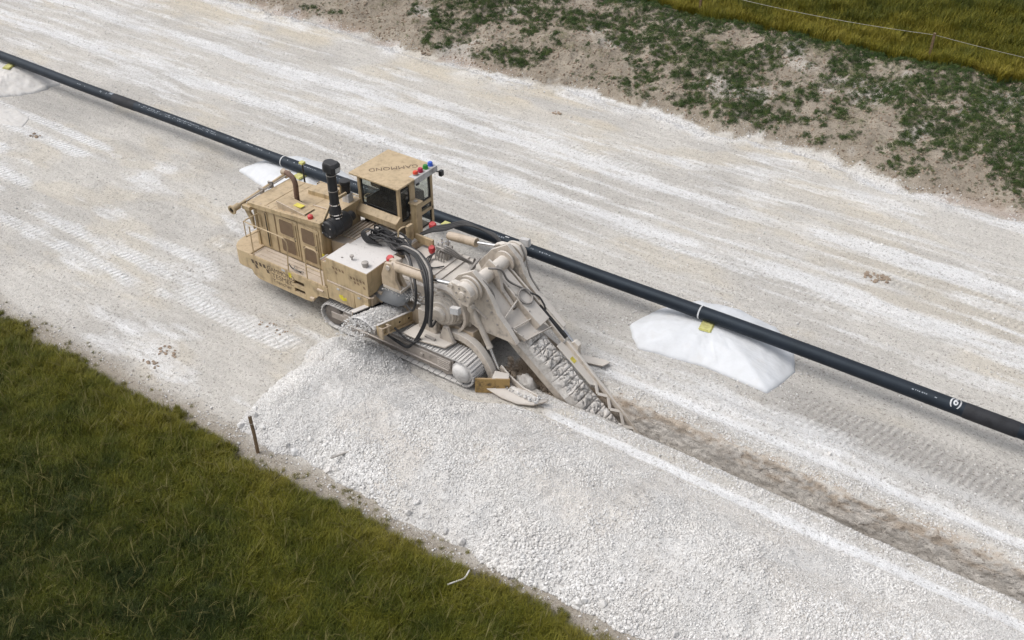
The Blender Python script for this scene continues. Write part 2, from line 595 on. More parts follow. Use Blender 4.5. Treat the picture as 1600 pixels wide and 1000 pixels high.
def ground_z(x, y):
    """height of the natural ground without the trench"""
    z = 0.10 * (fbm(x * 0.35, y * 0.6, 4, 1) - 0.5)
    z = z + 0.05 * (fbm(x * 0.8, y * 2.2, 4, 2) - 0.5) * sst(-6.5, -5.5, y) * (1 - sst(16, 17, y))
    z = z + 0.035 * (fbm(x * 3.5, y * 3.5, 3, 3) - 0.5)
    for yc, w in ((8.8, .45), (11.9, .5)):
        z = z - 0.035 * np.exp(-((y - yc - .3 * (fbm(x * .2, x * 0, 2, 5) - .5)) / w) ** 2)
    # windrows along the trench
    on = sst(4.3, 5.5, x)
    z = z + on * 0.07 * np.exp(-((y + 0.72) / 0.16) ** 2) * (0.6 + 0.8 * fbm(x * 2.2, y * 3, 3, 31))
    z = z + on * 0.10 * np.exp(-((y - 0.85) / 0.2) ** 2) * (0.6 + 0.8 * fbm(x * 2.2, y * 3, 3, 32))
    z = z + on * 0.09 * (fbm(x * 6.5, y * 6.5, 3, 34) - .5) * np.exp(-((np.abs(y) - .75) / .3) ** 2)
    z = z + sst(3, 5, x) * 0.07 * np.exp(-((y - 1.75) / 0.3) ** 2) * (0.5 + fbm(x * 1.5, y * 2, 3, 33))
    # earth bank and the field behind it
    be = bank_edge(x)
    t = np.clip((y - be) / (25.2 - be), 0, 1)
    z = z + 1.35 * t ** 0.85 + sst(0, .06, t) * 0.14
    z = z + sst(0.0, 0.15, t) * (0.55 * (fbm(x * 0.7, y * 0.7, 4, 41) - 0.5) + 0.22 * (fbm(x * 2.5, y * 2.5, 3, 42) - 0.5))
    z = z - 0.45 * sst(25.2, 26.6, y)
    z = z - 0.10 * np.exp(-((y - be + 0.35) / 0.3) ** 2)
    # low spoil berm in front of the bank
    z = z + 0.14 * np.exp(-((y - be + 0.95) / 0.28) ** 2) * sst(.42, .62, fbm(x * 0.5, x * 0 + 5, 3, 43))
    # field edge in the foreground
    ge = grass_edge(x)
    z = z + 0.10 * sst(0, 1, (ge - y) / 0.8)
    return z


def zone_colour(x, y, z, depth):
    base = np.array([0.595, 0.570, 0.530])
    white = np.array([0.725, 0.726, 0.728])
    warm = np.array([0.620, 0.555, 0.445])
    grey = np.array([0.430, 0.412, 0.388])
    soil = np.array([0.270, 0.215, 0.160])
    pale = np.array([0.660, 0.625, 0.580])
    brown = np.array([0.400, 0.300, 0.205])
    dark = np.array([0.030, 0.030, 0.012])
    dun = np.array([0.300, 0.260, 0.208])
    c = np.zeros(x.shape + (3,)) + base
    def mixin(f, col):
        nonlocal c
        f = np.clip(f, 0, 1)[..., None]
        c = c * (1 - f) + col * f
    wht = np.zeros(x.shape)
    def powder(f):
        nonlocal wht
        wht = np.maximum(wht, f)
    be, ge = bank_edge(x), grass_edge(x)
    mixin(0.40 * sst(.42, .68, fbm(x * .28, y * .5, 4, 51)), grey)
    st = fbm(x * .22, y * 1.3, 5, 52)
    powder(0.62 * sst(.44, .70, st) * sst(5, 7.5, y))
    powder(0.62 * sst(.44, .70, fbm(x * .35, y * .9, 5, 54)) * (1 - sst(2, 4, y)))
    wob = .5 * (fbm(x * .25, x * 0 + 1, 3, 53) - .5)
    for yc, w, a in ((8.8, .55, 1.0), (11.9, .6, 1.0), (9.8, .25, .6), (10.7, .2, .45), (13.4, .3, .5), (12.9, .15, .4), (6.9, .25, .5), (7.6, .15, .45), (14.4, .2, .4)):
        br = .50 + .50 * sst(.33, .62, fbm(x * .35, y * 2.6, 4, 55))
        powder(a * br * np.exp(-((y - yc - wob) / w) ** 2) * 1.15)
    # ochre stain before the bank
    mixin(0.75 * np.exp(-((y - be + 1.9) / 1.3) ** 2) * sst(.32, .58, fbm(x * .3, y * .7, 4, 56)), warm)
    mixin(0.35 * sst(.56, .70, fbm(x * .35, y * .8, 4, 57)), warm)
    # disturbed grey ground beside the pipe
    mixin(0.65 * np.exp(-((y - 3.2) / 0.95) ** 2) * sst(.35, .6, fbm(x * .3 + 4, y * .5, 4, 58)) , grey)
    mixin(0.8 * sst(9, 11.5, x) * np.exp(-((y - 2.9) / 0.75) ** 2), grey * .92)
    # dragged white strips along the trench
    mixin(0.95 * sst(4.6, 5.2, x) * np.exp(-((y + 1.13 + .05 * (fbm(x * .8, x * 0, 3, 47) - .5)) / 0.15) ** 12), white * 1.06)
    mixin(0.85 * sst(4.0, 5.0, x) * np.exp(-((y - 1.30 - .1 * (st - .5)) / 0.17) ** 8), white * 1.04)
    mixin(0.5 * sst(7, 9, x) * np.exp(-((y - 2.1) / 0.3) ** 2), white)
    on = sst(3.0, 4.0, x)
    mixin(0.5 * on * sst(.46, .60, fbm(x * 4.2, y * 9, 5, 59)) * np.exp(-((y - 0.62) / 0.13) ** 2), brown)
    # trench walls: brown top soil over pale rock
    d = np.clip(depth, 0, 3)
    on = sst(2.85, 3.1, x)
    wn_ = fbm(x * 1.2, d * 4 + y * .5, 4, 60)
    mixin(on * (d > 0.02) * 0.9, pale * (1.08 + .0 * d[..., None]))
    mixin(on * (d > 0.02) * .6 * sst(.5, .62, fbm(x * 4, d * 9, 4, 66)), pale * .80)
    mixin(on * (1 - sst(5.5, 7.0, x)) * (d > 0.02) * (.55 + .45 * fbm(x * 3, y * 3 + d * 3, 3, 67)), brown * 1.3)
    fb = sst(.42, .56, fbm(x * 4.5, d * 12 + 3, 5, 69))
    mixin(on * (y > 0) * (d > 0.02) * (1 - sst(.18, .55, d + .9 * (wn_ - .5))) * (.06 + .55 * fb), brown)
    # white crushed edge, then the soil bank
    f = sst(-0.12, 0.16, y - be + .9 * (fbm(x * 1.8, y * 1.8, 4, 68) - .5))
    mixin(0.9 * np.exp(-((y - be + 0.65) / 0.5) ** 2) * sst(.38, .55, fbm(x * .6, y * 1.2, 4, 61)), white * 1.02)
    mixin(f, dun)
    mixin(f * 0.75 * sst(.50, .64, fbm(x * .9, y * .9, 4, 62)), np.array([.37, .325, .265]))
    mixin(f * 0.7 * sst(.58, .7, fbm(x * .5 + 9, y * .5, 4, 63)), np.array([.47, .44, .40]))
    mixin(0.6 * np.exp(-((y - be + 0.15) / 0.35) ** 2) * sst(.5, .62, fbm(x * .5 + 3, y * .6, 3, 64)), np.array([.36, .28, .23]))
    mixin(sst(24.9, 25.7, y), dark)
    # near verge
    g = (ge - y)
    mixin(0.80 * sst(-0.75, -0.05, g + .5 * (fbm(x * 1.1, y * 1.1, 4, 65) - .5)), dun)
    mixin(sst(-0.02, 0.45, g + .3 * (fbm(x * 2, y * 2, 3, 66) - .5)), dark)
    wht = wht * (1 - f) * (1 - sst(-0.7, -.3, g)) * (depth < .01) * (1 - .85 * sst(3, 4, x) * np.exp(-((y - .1) / .9) ** 6))
    return c, wht


def tread_mask(x, y):
    m = np.zeros(x.shape)
    band = lambda yc, w: np.exp(-((y - yc - .25 * (fbm(x * .22, x * 0 + yc, 2, 70) - .5)) / w) ** 4)
    far = 1 - sst(-7.5, -4.0, x)
    for yc, w in ((-0.3, .42), (-1.35, .36), (-2.35, .34), (-3.35, .36), (1.25, .36), (2.2, .3)):
        m = np.maximum(m, band(yc, w) * far * sst(.36, .60, fbm(x * .3, y * .6, 3, 71)))
    m = np.maximum(m, band(-2.9, .5) * (1 - sst(-3.2, -2.2, x)) * sst(-9, -7, x))
    for yc in (2.55, 3.35):
        m = np.maximum(m, band(yc, .4) * sst(9.5, 11.5, x))
    for yc in (8.3, 11.3, 12.6, 10.4):
        m = np.maximum(m, 0.65 * band(yc, .28) * sst(.45, .62, fbm(x * .35, y * .5, 3, 72)))
    return m


def graded(segs):
    out = []
    for a, b_, st in segs:
        n = max(1, int(round((b_ - a) / st)))
        out += list(np.linspace(a, b_, n, endpoint=False))
    out.append(segs[-1][1])
    return np.array(out)


X = graded([(-600, -120, 60), (-120, -60, 8), (-60, -42, .8), (-42, -24, .12), (-24, 19.5, .075), (19.5, 30, .7), (30, 60, 6), (60, 540, 60)])
YL = graded([(-500, -60, 55), (-60, -16, 4), (-16, -7.8, .3), (-7.8, -1.4, .075), (-1.4, -0.47, .045)])
YR = graded([(0.55, 1.6, .045), (1.6, 17, .08), (17, 26.8, .11), (26.8, 60, 1.0), (60, 600, 54)])
T0, T1 = -0.47, 0.55
nl, nw, nf_ = len(YL), 16, 7
prof = [(y, 0.0, 0) for y in YL]
prof += [(T0 + .03 * k / nw, k / nw, 1) for k in range(1, nw + 1)]
prof += [(T0 + .03 + (T1 - T0 - .06) * k / nf_, 1.0, 2) for k in range(1, nf_)]
prof += [(T1 - .03 * k / nw, k / nw, 3) for k in range(nw, 0, -1)]
prof += [(y, 0.0, 4) for y in YR]
PY = np.array([p[0] for p in prof])
PD = np.array([p[1] for p in prof])
PK = np.array([p[2] for p in prof])
gx, gy = np.meshgrid(X, PY, indexing='ij')
gd = np.broadcast_to(PD, gx.shape)
gk = np.broadcast_to(PK, gx.shape)
TD = 1.05
onT = sst(2.9, 3.7, gx) * (gx < 400)
depth = gd * (0.50 + (TD - .5) * sst(4.5, 6.4, gx)) * onT
# ragged trench edges, rough walls
en = 0.16 * (fbm(gx * 1.1, gx * 0 + 1.7, 4, 81) - .5)
ef = 0.16 * (fbm(gx * 1.1, gx * 0 + 5.7, 4, 82) - .5)
near_w = np.exp(-(np.clip(T0 - gy, 0, 9) / .25) ** 2)
far_w = np.exp(-(np.clip(gy - T1, 0, 9) / .25) ** 2)
sh = np.where(gk <= 1, en * near_w, np.where(gk >= 3, ef * far_w, 0)) * onT
rough_n = (0.09 * (fbm(gx * 1.6, depth * 3, 3, 83) - .5) + 0.07 * (fbm(gx * 7, depth * 7, 3, 85) - .5) + .05 * (_h(np.round(gx * 13.3), np.round(depth * 16), 5) - .5)) * ((gk == 1) | (gk == 3)) * onT
lean = np.where(gk == 3, -0.13 * np.sqrt(gd), 0) * onT
crumble = 0
gyy = gy + sh + rough_n + lean + crumble
gz = ground_z(gx, gyy) - depth
gz = gz + np.where(gk == 2, 0.15 * (fbm(gx * 3, gy * 3, 3, 84) - .5), 0)
colr, whtm = zone_colour(gx, gyy, gz, depth)
trd = tread_mask(gx, gyy) * (depth < .01)
whtm = np.maximum(whtm, .72 * trd * (gx < 5))
ni, nj = gx.shape
co = np.stack([gx, gyy, gz], -1).reshape(-1, 3)
idx = np.arange(ni * nj).reshape(ni, nj)
quads = np.stack([idx[:-1, :-1], idx[1:, :-1], idx[1:, 1:], idx[:-1, 1:]], -1).reshape(-1, 4)


def grid_mesh(name, co, quads):
    me = bpy.data.meshes.new(name)
    me.vertices.add(len(co))
    me.vertices.foreach_set('co', co.astype(np.float32).ravel())
    me.loops.add(quads.size)
    me.loops.foreach_set('vertex_index', quads.astype(np.int32).ravel())
    me.polygons.add(len(quads))
    me.polygons.foreach_set('loop_start', (np.arange(len(quads)) * 4).astype(np.int32))
    me.update(calc_edges=True)
    me.validate()
    return me


def set_zone(me, colr, trd=None, wht=None):
    a = me.attributes.new('zone', 'FLOAT_COLOR', 'POINT')
    rgba = np.ones((colr.size // 3, 4), np.float32)
    rgba[:, :3] = colr.reshape(-1, 3)
    a.data.foreach_set('color', rgba.ravel())
    w_ = me.attributes.new('powder', 'FLOAT', 'POINT')
    w_.data.foreach_set('value', (wht if wht is not None else np.zeros(colr.size // 3)).astype(np.float32).ravel())
    t = me.attributes.new('tread', 'FLOAT', 'POINT')
    t.data.foreach_set('value', (trd if trd is not None else np.zeros(colr.size // 3)).astype(np.float32).ravel())


me = grid_mesh('ground', co, quads)
set_zone(me, colr, trd, whtm)
me.polygons.foreach_set('use_smooth', [True] * len(me.polygons))
ground = bpy.data.objects.new('ground', me)
me.materials.append(M['ground'])
COL.objects.link(ground)
tag(ground, 'pale limestone working strip with an open trench, earth bank and field soil', 'ground', kind='structure')


# ------------------------------------------------------------------ spoil heap
def heap_z(x, y):
    """height of the crushed rock heap above the ground"""
    toe = -6.25 + .45 * (fbm(x * .5, x * 0 + 2, 3, 91) - .5) + .25 * (fbm(x * 2, x * 0 + 6, 2, 92) - .5) + .35 * sst(6, 12, x)
    inner = -1.95 + 0.62 * sst(2.6, 4.4, x) + .1 * (fbm(x * 1.5, x * 0 + 8, 3, 93) - .5)
    crest = -3.75 + .4 * (fbm(x * .3, x * 0 + 4, 3, 94) - .5)
    H = 0.88 + .22 * (fbm(x * .35, x * 0 + 9, 3, 95) - .5)
    a = np.clip((y - toe) / (crest - toe), 0, 1)
    b_ = np.clip((inner - y) / (inner - crest), 0, 1)
    a = a * (1.25 - .25 * a)
    p = np.minimum(a, b_)
    k = 0.10
    p = p - k * np.exp(-np.abs(a - b_) / .25)
    # rounded front end
    xs = x + 0.0 * y
    front = -1.95 + .35 * (fbm(y * 1.2, y * 0 + 3, 3, 96) - .5) + .10 * (y + 4.2) ** 2
    e = np.clip((xs - front) / 2.0, 0, 1)
    e = e * (1.3 - .3 * e)
    z = H * np.minimum(p, e)
    # cone under the conveyor mouth
    r = np.sqrt(((x + 0.50) / 1.15) ** 2 + (y + 2.55) ** 2)
    cone = 1.10 - r * 0.84
    r2 = np.sqrt(((x + 1.25) / 1.0) ** 2 + (y + 2.55) ** 2)
    cone = np.maximum(cone, 0.80 - r2 * 0.75)
    # the track passes beside it
    cone = np.where(y > -1.72, np.minimum(cone, cone - (y + 1.72) * 6), cone)
    z = np.maximum(z, cone)
    z = z + (0.20 * (fbm(x * .8, y * .8, 2, 90) - .5) + 0.14 * (fbm(x * 1.6, y * 1.6, 4, 97) - .5) + .06 * (fbm(x * 5, y * 5, 3, 98) - .5)) * sst(0.0, .35, z)
    return z


HX = graded([(-3.2, 19.6, .06)])
HY = graded([(-7.0, -1.15, .06)])
hx, hy = np.meshgrid(HX, HY, indexing='ij')
hz = heap_z(hx, hy)
gz0 = ground_z(hx, hy)
cz = gz0 + np.where(hz > 0.0, hz, -0.03 + np.maximum(hz, -.4) * .2)
ii = np.arange(hx.size).reshape(hx.shape)
q = np.stack([ii[:-1, :-1], ii[1:, :-1], ii[1:, 1:], ii[:-1, 1:]], -1).reshape(-1, 4)
hm = hz.ravel()
q = q[(hm[q] > 0).any(axis=1)]
me = grid_mesh('spoil_heap', np.stack([hx, hy, cz], -1).reshape(-1, 3), q)
hc = np.zeros(hx.shape + (3,)) + np.array([.66, .65, .635])
f = (0.6 * sst(.5, .68, fbm(hx * .6, hy * .6, 4, 99)))[..., None]
hc = hc * (1 - f) + np.array([.64, .60, .55]) * f
set_zone(me, hc)
me.polygons.foreach_set('use_smooth', [True] * len(me.polygons))
me.materials.append(M['ground'])
heap = bpy.data.objects.new('spoil_heap', me)
COL.objects.link(heap)
tag(heap, 'long low heap of crushed white limestone between trencher and green field', 'heap', kind='stuff')


# ------------------------------------------------------------------ scattering by instances
def template_collection(name, meshes):
    c = bpy.data.collections.new(name)
    for i, me in enumerate(meshes):
        o = bpy.data.objects.new('%s_%02d' % (name, i), me)
        c.objects.link(o)
    return c


def scatter(name, pts, scl, rot, coll, ntpl, seed=0, zsq=None):
    n = len(pts)
    me = bpy.data.meshes.new(name)
    me.vertices.add(n)
    me.vertices.foreach_set('co', np.asarray(pts, np.float32).ravel())
    a = me.attributes.new('scl', 'FLOAT_VECTOR', 'POINT')
    s3 = np.asarray(scl, np.float32)
    if s3.ndim == 1: s3 = np.repeat(s3[:, None], 3, 1)
    a.data.foreach_set('vector', s3.ravel())
    a = me.attributes.new('rot', 'FLOAT_VECTOR', 'POINT')
    a.data.foreach_set('vector', np.asarray(rot, np.float32).ravel())
    a = me.attributes.new('pick', 'INT', 'POINT')
    a.data.foreach_set('value', np.random.RandomState(seed).randint(0, ntpl, n).astype(np.int32))
    o = bpy.data.objects.new(name, me)
    COL.objects.link(o)
    ng = bpy.data.node_groups.new(name + '_nodes', 'GeometryNodeTree')
    ng.interface.new_socket('Geometry', in_out='INPUT', socket_type='NodeSocketGeometry')
    ng.interface.new_socket('Geometry', in_out='OUTPUT', socket_type='NodeSocketGeometry')
    gi = ng.nodes.new('NodeGroupInput')
    go = ng.nodes.new('NodeGroupOutput')
    ci = ng.nodes.new('GeometryNodeCollectionInfo')
    ci.inputs['Collection'].default_value = coll
    ci.inputs['Separate Children'].default_value = True
    ci.inputs['Reset Children'].default_value = True
    ip = ng.nodes.new('GeometryNodeInstanceOnPoints')
    ip.inputs['Pick Instance'].default_value = True
    def attr(nm, t):
        k = ng.nodes.new('GeometryNodeInputNamedAttribute')
        k.data_type = t
        k.inputs['Name'].default_value = nm
        return [s for s in k.outputs if s.name == 'Attribute' and s.enabled][0]
    e2r = ng.nodes.new('FunctionNodeEulerToRotation')
    ng.links.new(attr('rot', 'FLOAT_VECTOR'), e2r.inputs[0])
    ng.links.new(gi.outputs[0], ip.inputs['Points'])
    ng.links.new(ci.outputs[0], ip.inputs['Instance'])
    ng.links.new(attr('pick', 'INT'), ip.inputs['Instance Index'])
    ng.links.new(e2r.outputs[0], ip.inputs['Rotation'])
    ng.links.new(attr('scl', 'FLOAT_VECTOR'), ip.inputs['Scale'])
    ng.links.new(ip.outputs[0], go.inputs[0])
    md = o.modifiers.new('scatter', 'NODES')
    md.node_group = ng
    return o


def stone_mesh(i, m, sub=1, jit=.28):
    rs = np.random.RandomState(100 + i)
    bm = bmesh.new()
    bmesh.ops.create_icosphere(bm, subdivisions=sub, radius=0.5)
    sc = (rs.uniform(.85, 1.1), rs.uniform(.75, 1.0), rs.uniform(.65, .9))
    pl = [Vector(rs.normal(size=3)).normalized() for _ in range(4)]
    for v in bm.verts:
        p = v.co * (1 + rs.uniform(-jit, jit) * .6)
        for n_ in pl:
            d = p.dot(n_)
            if d > .30: p = p - n_ * (d - .30)
        v.co = Vector((p.x * sc[0], p.y * sc[1], p.z * sc[2])) * 1.25
    me = bpy.data.meshes.new('stone')
    bm.to_mesh(me)
    bm.free()
    me.materials.append(m)
    return me


stones = template_collection('stone_shapes', [stone_mesh(i, M['stone']) for i in range(8)])
rs = np.random.RandomState(3)


def eul(n, rs):
    return rs.uniform(0, 6.283, (n, 3))


# stones covering the heap: coarse at the toe, finer on the upper slope
n = 230000
px = rs.uniform(-3.2, 19.4, n)
py = rs.uniform(-6.9, -1.2, n)
hzz = heap_z(px, py)
keep = (hzz > 0.0) & (rs.uniform(size=n) < .25 + .75 * sst(.36, .52, fbm(px * .9, py * .9, 4, 121)))
px, py, hzz = px[keep], py[keep], hzz[keep]
n = len(px)
size = 0.019 + 0.038 * rs.uniform(size=n) ** 3.0
coarse = (1 - sst(0.05, .65, hzz)) * sst(-3.4, -4.6, py) if False else (1 - sst(0.05, .65, hzz)) * (1 - sst(-4.6, -3.4, py))
pat = fbm(px * .7, py * .7, 3, 122)
size = size * (.72 + .65 * sst(.35, .65, pat))
size = size + (rs.uniform(size=n) < .004) * rs.uniform(.03, .10, n) * (.3 + coarse)
size = size * (1 + .55 * coarse) + .03 * (rs.uniform(size=n) < .012 + .05 * coarse) * rs.uniform(size=n)
pz = ground_z(px, py) + hzz + size * .12
o = scatter('rubble', np.stack([px, py, pz], 1), size, eul(n, rs), stones, 8, 1)
tag(o, 'loose white limestone rubble covering the long heap beside the trench', 'rubble', kind='stuff')

# loose stones on the strip: along the bank foot, the heap toe, the trench edges and thinly everywhere
n = 200000
px = rs.uniform(-36, 19, n)
py = rs.uniform(-7.2, 18.6, n)
be, ge = bank_edge(px), grass_edge(px)
w = 0.05 + .16 * sst(.56, .70, fbm(px * .5, py * .5, 4, 131))
w = np.maximum(w, .95 * np.exp(-((py - be + .5) / .65) ** 2) * sst(.30, .5, fbm(px * .6, py * 1.2, 4, 61)))
w = np.maximum(w, .55 * np.exp(-((py + 6.45) / .35) ** 2) * (px > -3) + .45 * np.exp(-((py - ge - .3) / .35) ** 2))
w = np.maximum(w, (px > 4.4) * (.9 * np.exp(-((py + .72) / .2) ** 2) + .8 * np.exp(-((py - .85) / .25) ** 2)))
w = np.maximum(w, (px > 3) * .5 * np.exp(-((py - 1.75) / .35) ** 2))
dm = np.sqrt(((px - 7.3) / 2.75) ** 2 + ((py - 4.4) / 1.75) ** 2)
w = np.maximum(w, .75 * np.exp(-((dm - 1.0) / .18) ** 2))
w = np.maximum(w, .6 * np.exp(-(((px - 4.4) / 1.0) ** 2 + ((py - 3.2) / .6) ** 2)))
w = np.maximum(w, .55 * np.exp(-(((px - 10.0) / .7) ** 2 + ((py - 3.7) / 1.0) ** 2)))
w = np.maximum(w, .5 * np.exp(-(((px - 8.4) / 1.3) ** 2 + ((py - 2.6) / .35) ** 2)))
inT = (px > 3.2) & (py > -.5) & (py < .75)
keep = (rs.uniform(size=n) < w) & ~inT & ~((heap_z(px, py) > .05) & (py < -1.2) & (px > -3.2)) & (py < be + .6) & (py > ge - .1)
keep &= ~((px > 4.6) & (np.abs(py + 1.13) < .15)) & ~(dm < .82)
px, py = px[keep], py[keep]
n = len(px)
size = .020 + .05 * rs.uniform(size=n) ** 4 + .05 * (rs.uniform(size=n) < .015) + .035 * rs.uniform(size=n) * np.exp(-((py - bank_edge(px) + .5) / .6) ** 2)
pz = ground_z(px, py) + size * .15
o = scatter('gravel', np.stack([px, py, pz], 1), size, eul(n, rs), stones, 8, 2)
tag(o, 'small loose limestone gravel strewn over the working strip and trench edges', 'gravel', kind='stuff')


# crumbled stones along both lips of the cut and between heap and strip
n = 46000
px = rs.uniform(4.2, 19.3, n)
py = np.concatenate([rs.uniform(-.98, -.50, 20000), rs.uniform(.58, 1.12, 14000), rs.uniform(-1.62, -1.29, 8000), rs.uniform(1.5, 2.1, 4000)])
keep = rs.uniform(size=n) < .25 + .75 * sst(.38, .58, fbm(px * 1.7, py * 2.5, 4, 191))
px, py = px[keep], py[keep]
n = len(px)
size = .014 + .045 * rs.uniform(size=n) ** 3.5
o = scatter('trench_gravel', np.stack([px, py, ground_z(px, py) + size * .1], 1), size, eul(n, rs), stones, 8, 12)
tag(o, 'crumbled limestone gravel along both lips of the open trench', 'gravel', kind='stuff')

# ------------------------------------------------------------------ grass and weeds
def leaf_mat(name, stops, sc, edge=None):
    m, nt, b = newmat(name)
    g = N(nt, 'ShaderNodeNewGeometry')
    oi = N(nt, 'ShaderNodeObjectInfo')
    n1 = noise(nt, g.outputs['Position'], sc, 4, 0.6)
    f = mathn(nt, 'ADD', mathn(nt, 'MULTIPLY', n1, 0.8), mathn(nt, 'MULTIPLY', oi.outputs['Random'], 0.22))
    if edge:        # lighter and yellower along the worked strip, darker further in
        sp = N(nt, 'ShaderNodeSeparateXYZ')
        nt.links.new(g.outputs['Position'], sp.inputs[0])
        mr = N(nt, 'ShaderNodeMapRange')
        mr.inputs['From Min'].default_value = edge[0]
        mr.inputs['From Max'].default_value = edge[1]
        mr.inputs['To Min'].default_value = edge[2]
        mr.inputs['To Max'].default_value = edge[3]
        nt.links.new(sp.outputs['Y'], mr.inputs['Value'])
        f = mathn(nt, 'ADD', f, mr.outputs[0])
    c = ramp(nt, f, stops)
    nt.links.new(c, b.inputs['Base Color'])
    b.inputs['Roughness'].default_value = 0.6
    b.inputs['Specular IOR Level'].default_value = 0.25
    b.inputs['Subsurface Weight'].default_value = 0.0
    return m


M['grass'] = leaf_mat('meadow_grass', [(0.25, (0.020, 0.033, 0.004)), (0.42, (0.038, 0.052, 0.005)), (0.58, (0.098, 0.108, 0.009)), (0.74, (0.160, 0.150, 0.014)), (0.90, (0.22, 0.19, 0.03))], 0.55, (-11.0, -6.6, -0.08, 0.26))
M['crop'] = leaf_mat('ripening_crop', [(0.30, (0.045, 0.060, 0.006)), (0.46, (0.100, 0.105, 0.008)), (0.62, (0.195, 0.168, 0.014)), (0.8, (0.25, 0.205, 0.03))], 0.30, (38, 26, -.10, .12))
M['weed'] = leaf_mat('weed_leaves', [(0.3, (0.030, 0.055, 0.014)), (0.5, (0.050, 0.088, 0.022)), (0.75, (0.095, 0.125, 0.040))], 0.9)
M['weed_light'] = leaf_mat('light_weed_leaves', [(0.3, (0.060, 0.090, 0.022)), (0.5, (0.10, 0.14, 0.035)), (0.75, (0.16, 0.18, 0.06))], 0.9)
M['straw'] = leaf_mat('dry_grass_stalks', [(0.3, (0.10, 0.095, 0.025)), (0.7, (0.22, 0.19, 0.07))], 1.2)
M['dryweed'] = leaf_mat('dry_weed_stems', [(0.3, (0.22, 0.20, 0.11)), (0.7, (0.42, 0.40, 0.27))], 1.5)


def tuft_mesh(i, m, nb, hgt, spread, width, bend):
    rs = np.random.RandomState(500 + i)
    v, f = [], []
    wind = rs.uniform(-.5, .5)
    for k in range(nb):
        a = rs.uniform(0, 6.283)
        r0 = spread * math.sqrt(rs.uniform())
        bx, by = r0 * math.cos(a), r0 * math.sin(a)
        az = rs.uniform(0, 6.283) if rs.uniform() < .6 else wind + rs.normal() * .5
        h = hgt * rs.uniform(.55, 1.1)
        bd = bend * rs.uniform(.3, 1.3)
        dx, dy = math.cos(az), math.sin(az)
        sx_, sy_ = -dy * width / 2, dx * width / 2
        base = len(v)
        for t, ww in ((0, 1), (.45, .9), (.8, .6), (1.0, .05)):
            off = h * bd * t * t
            z = h * (t - .28 * bd * t * t)
            v += [(bx + dx * off - sx_ * ww, by + dy * off - sy_ * ww, z), (bx + dx * off + sx_ * ww, by + dy * off + sy_ * ww, z)]
        for j in range(3):
            q0 = base + j * 2
            f.append((q0, q0 + 1, q0 + 3, q0 + 2))
    me = bpy.data.meshes.new('grass_tuft')
    me.from_pydata(v, [], f)
    me.materials.append(m)
    return me


def weed_mesh(i, m, nl, rad, hgt, leaf):
    rs = np.random.RandomState(900 + i)
    v, f = [], []
    for k in range(nl):
        a = rs.uniform(0, 6.283)
        r0 = rad * math.sqrt(rs.uniform()) * rs.uniform(.5, 1)
        z = hgt * (1 - (r0 / rad) ** 2 * .7) * rs.uniform(.15, 1)
        c = Vector((r0 * math.cos(a), r0 * math.sin(a), z))
        n_ = Vector((math.cos(a) * .6 + rs.normal() * .4, math.sin(a) * .6 + rs.normal() * .4, 1)).normalized()
        u = n_.orthogonal().normalized()
        u.rotate(Matrix.Rotation(rs.uniform(0, 6.28), 3, n_))
        w = n_.cross(u)
        L = leaf * rs.uniform(.6, 1.4)
        b0 = len(v)
        v += [tuple(c - u * L), tuple(c + w * L * .42 + n_ * L * .12), tuple(c + u * L - n_ * L * .25), tuple(c - w * L * .42 + n_ * L * .12)]
        f.append((b0, b0 + 1, b0 + 2, b0 + 3))
    me = bpy.data.meshes.new('weed_clump')
    me.from_pydata(v, [], f)
    me.materials.append(m)
    return me


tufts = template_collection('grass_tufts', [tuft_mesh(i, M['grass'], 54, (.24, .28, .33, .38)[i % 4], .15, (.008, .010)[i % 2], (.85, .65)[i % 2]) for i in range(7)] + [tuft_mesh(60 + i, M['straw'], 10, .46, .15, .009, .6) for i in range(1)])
crops = template_collection('crop_tufts', [tuft_mesh(i + 20, M['crop'], 34, .62, .20, .016, .5) for i in range(6)])
weeds = template_collection('weed_clumps', [weed_mesh(i, M['weed'], 80, .21, (.14, .20, .28)[i % 3], (.022, .028, .034)[i % 3]) for i in range(7)] + [weed_mesh(70 + i, M['weed_light'], 60, .18, .22, .026) for i in range(2)])
dryw = template_collection('dry_weed_clumps', [weed_mesh(i + 30, M['dryweed'], 34, .20, .12, .022) for i in range(4)])


def yaw(n, rs, tilt=.12):
    return np.stack([rs.normal(0, tilt, n), rs.normal(0, tilt, n), rs.uniform(0, 6.283, n)], 1)


n = 34000
px = rs.uniform(-13, 11.5, n)
py = rs.uniform(-16, -6.2, n)
g_ = grass_edge(px) - py + .45 * (fbm(px * 1.3, py * 1.3, 3, 141) - .5)
dens = np.maximum(sst(-.12, .45, g_) * .95, .22 * sst(-.75, -.1, g_) * sst(.45, .6, fbm(px * 1.1 + 7, py * 1.1, 3, 143)))
path = np.exp(-((px + 7.9 + .25 * (py + 7)) / .16) ** 2) * (py > -8.6)
keep = (rs.uniform(size=n) < dens * (1 - .8 * path) * (.75 + .25 * sst(.4, .5, fbm(px * 1.7, py * 1.7, 3, 142))))
px, py, g_ = px[keep], py[keep], g_[keep]
n = len(px)
sc = rs.uniform(.75, 1.25, n) * (.28 + .72 * sst(-.3, .9, g_))
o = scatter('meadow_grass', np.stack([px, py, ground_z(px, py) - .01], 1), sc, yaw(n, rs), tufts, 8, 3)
tag(o, 'dark green wind-bent grass of the field in the lower left foreground', 'grass', kind='stuff')

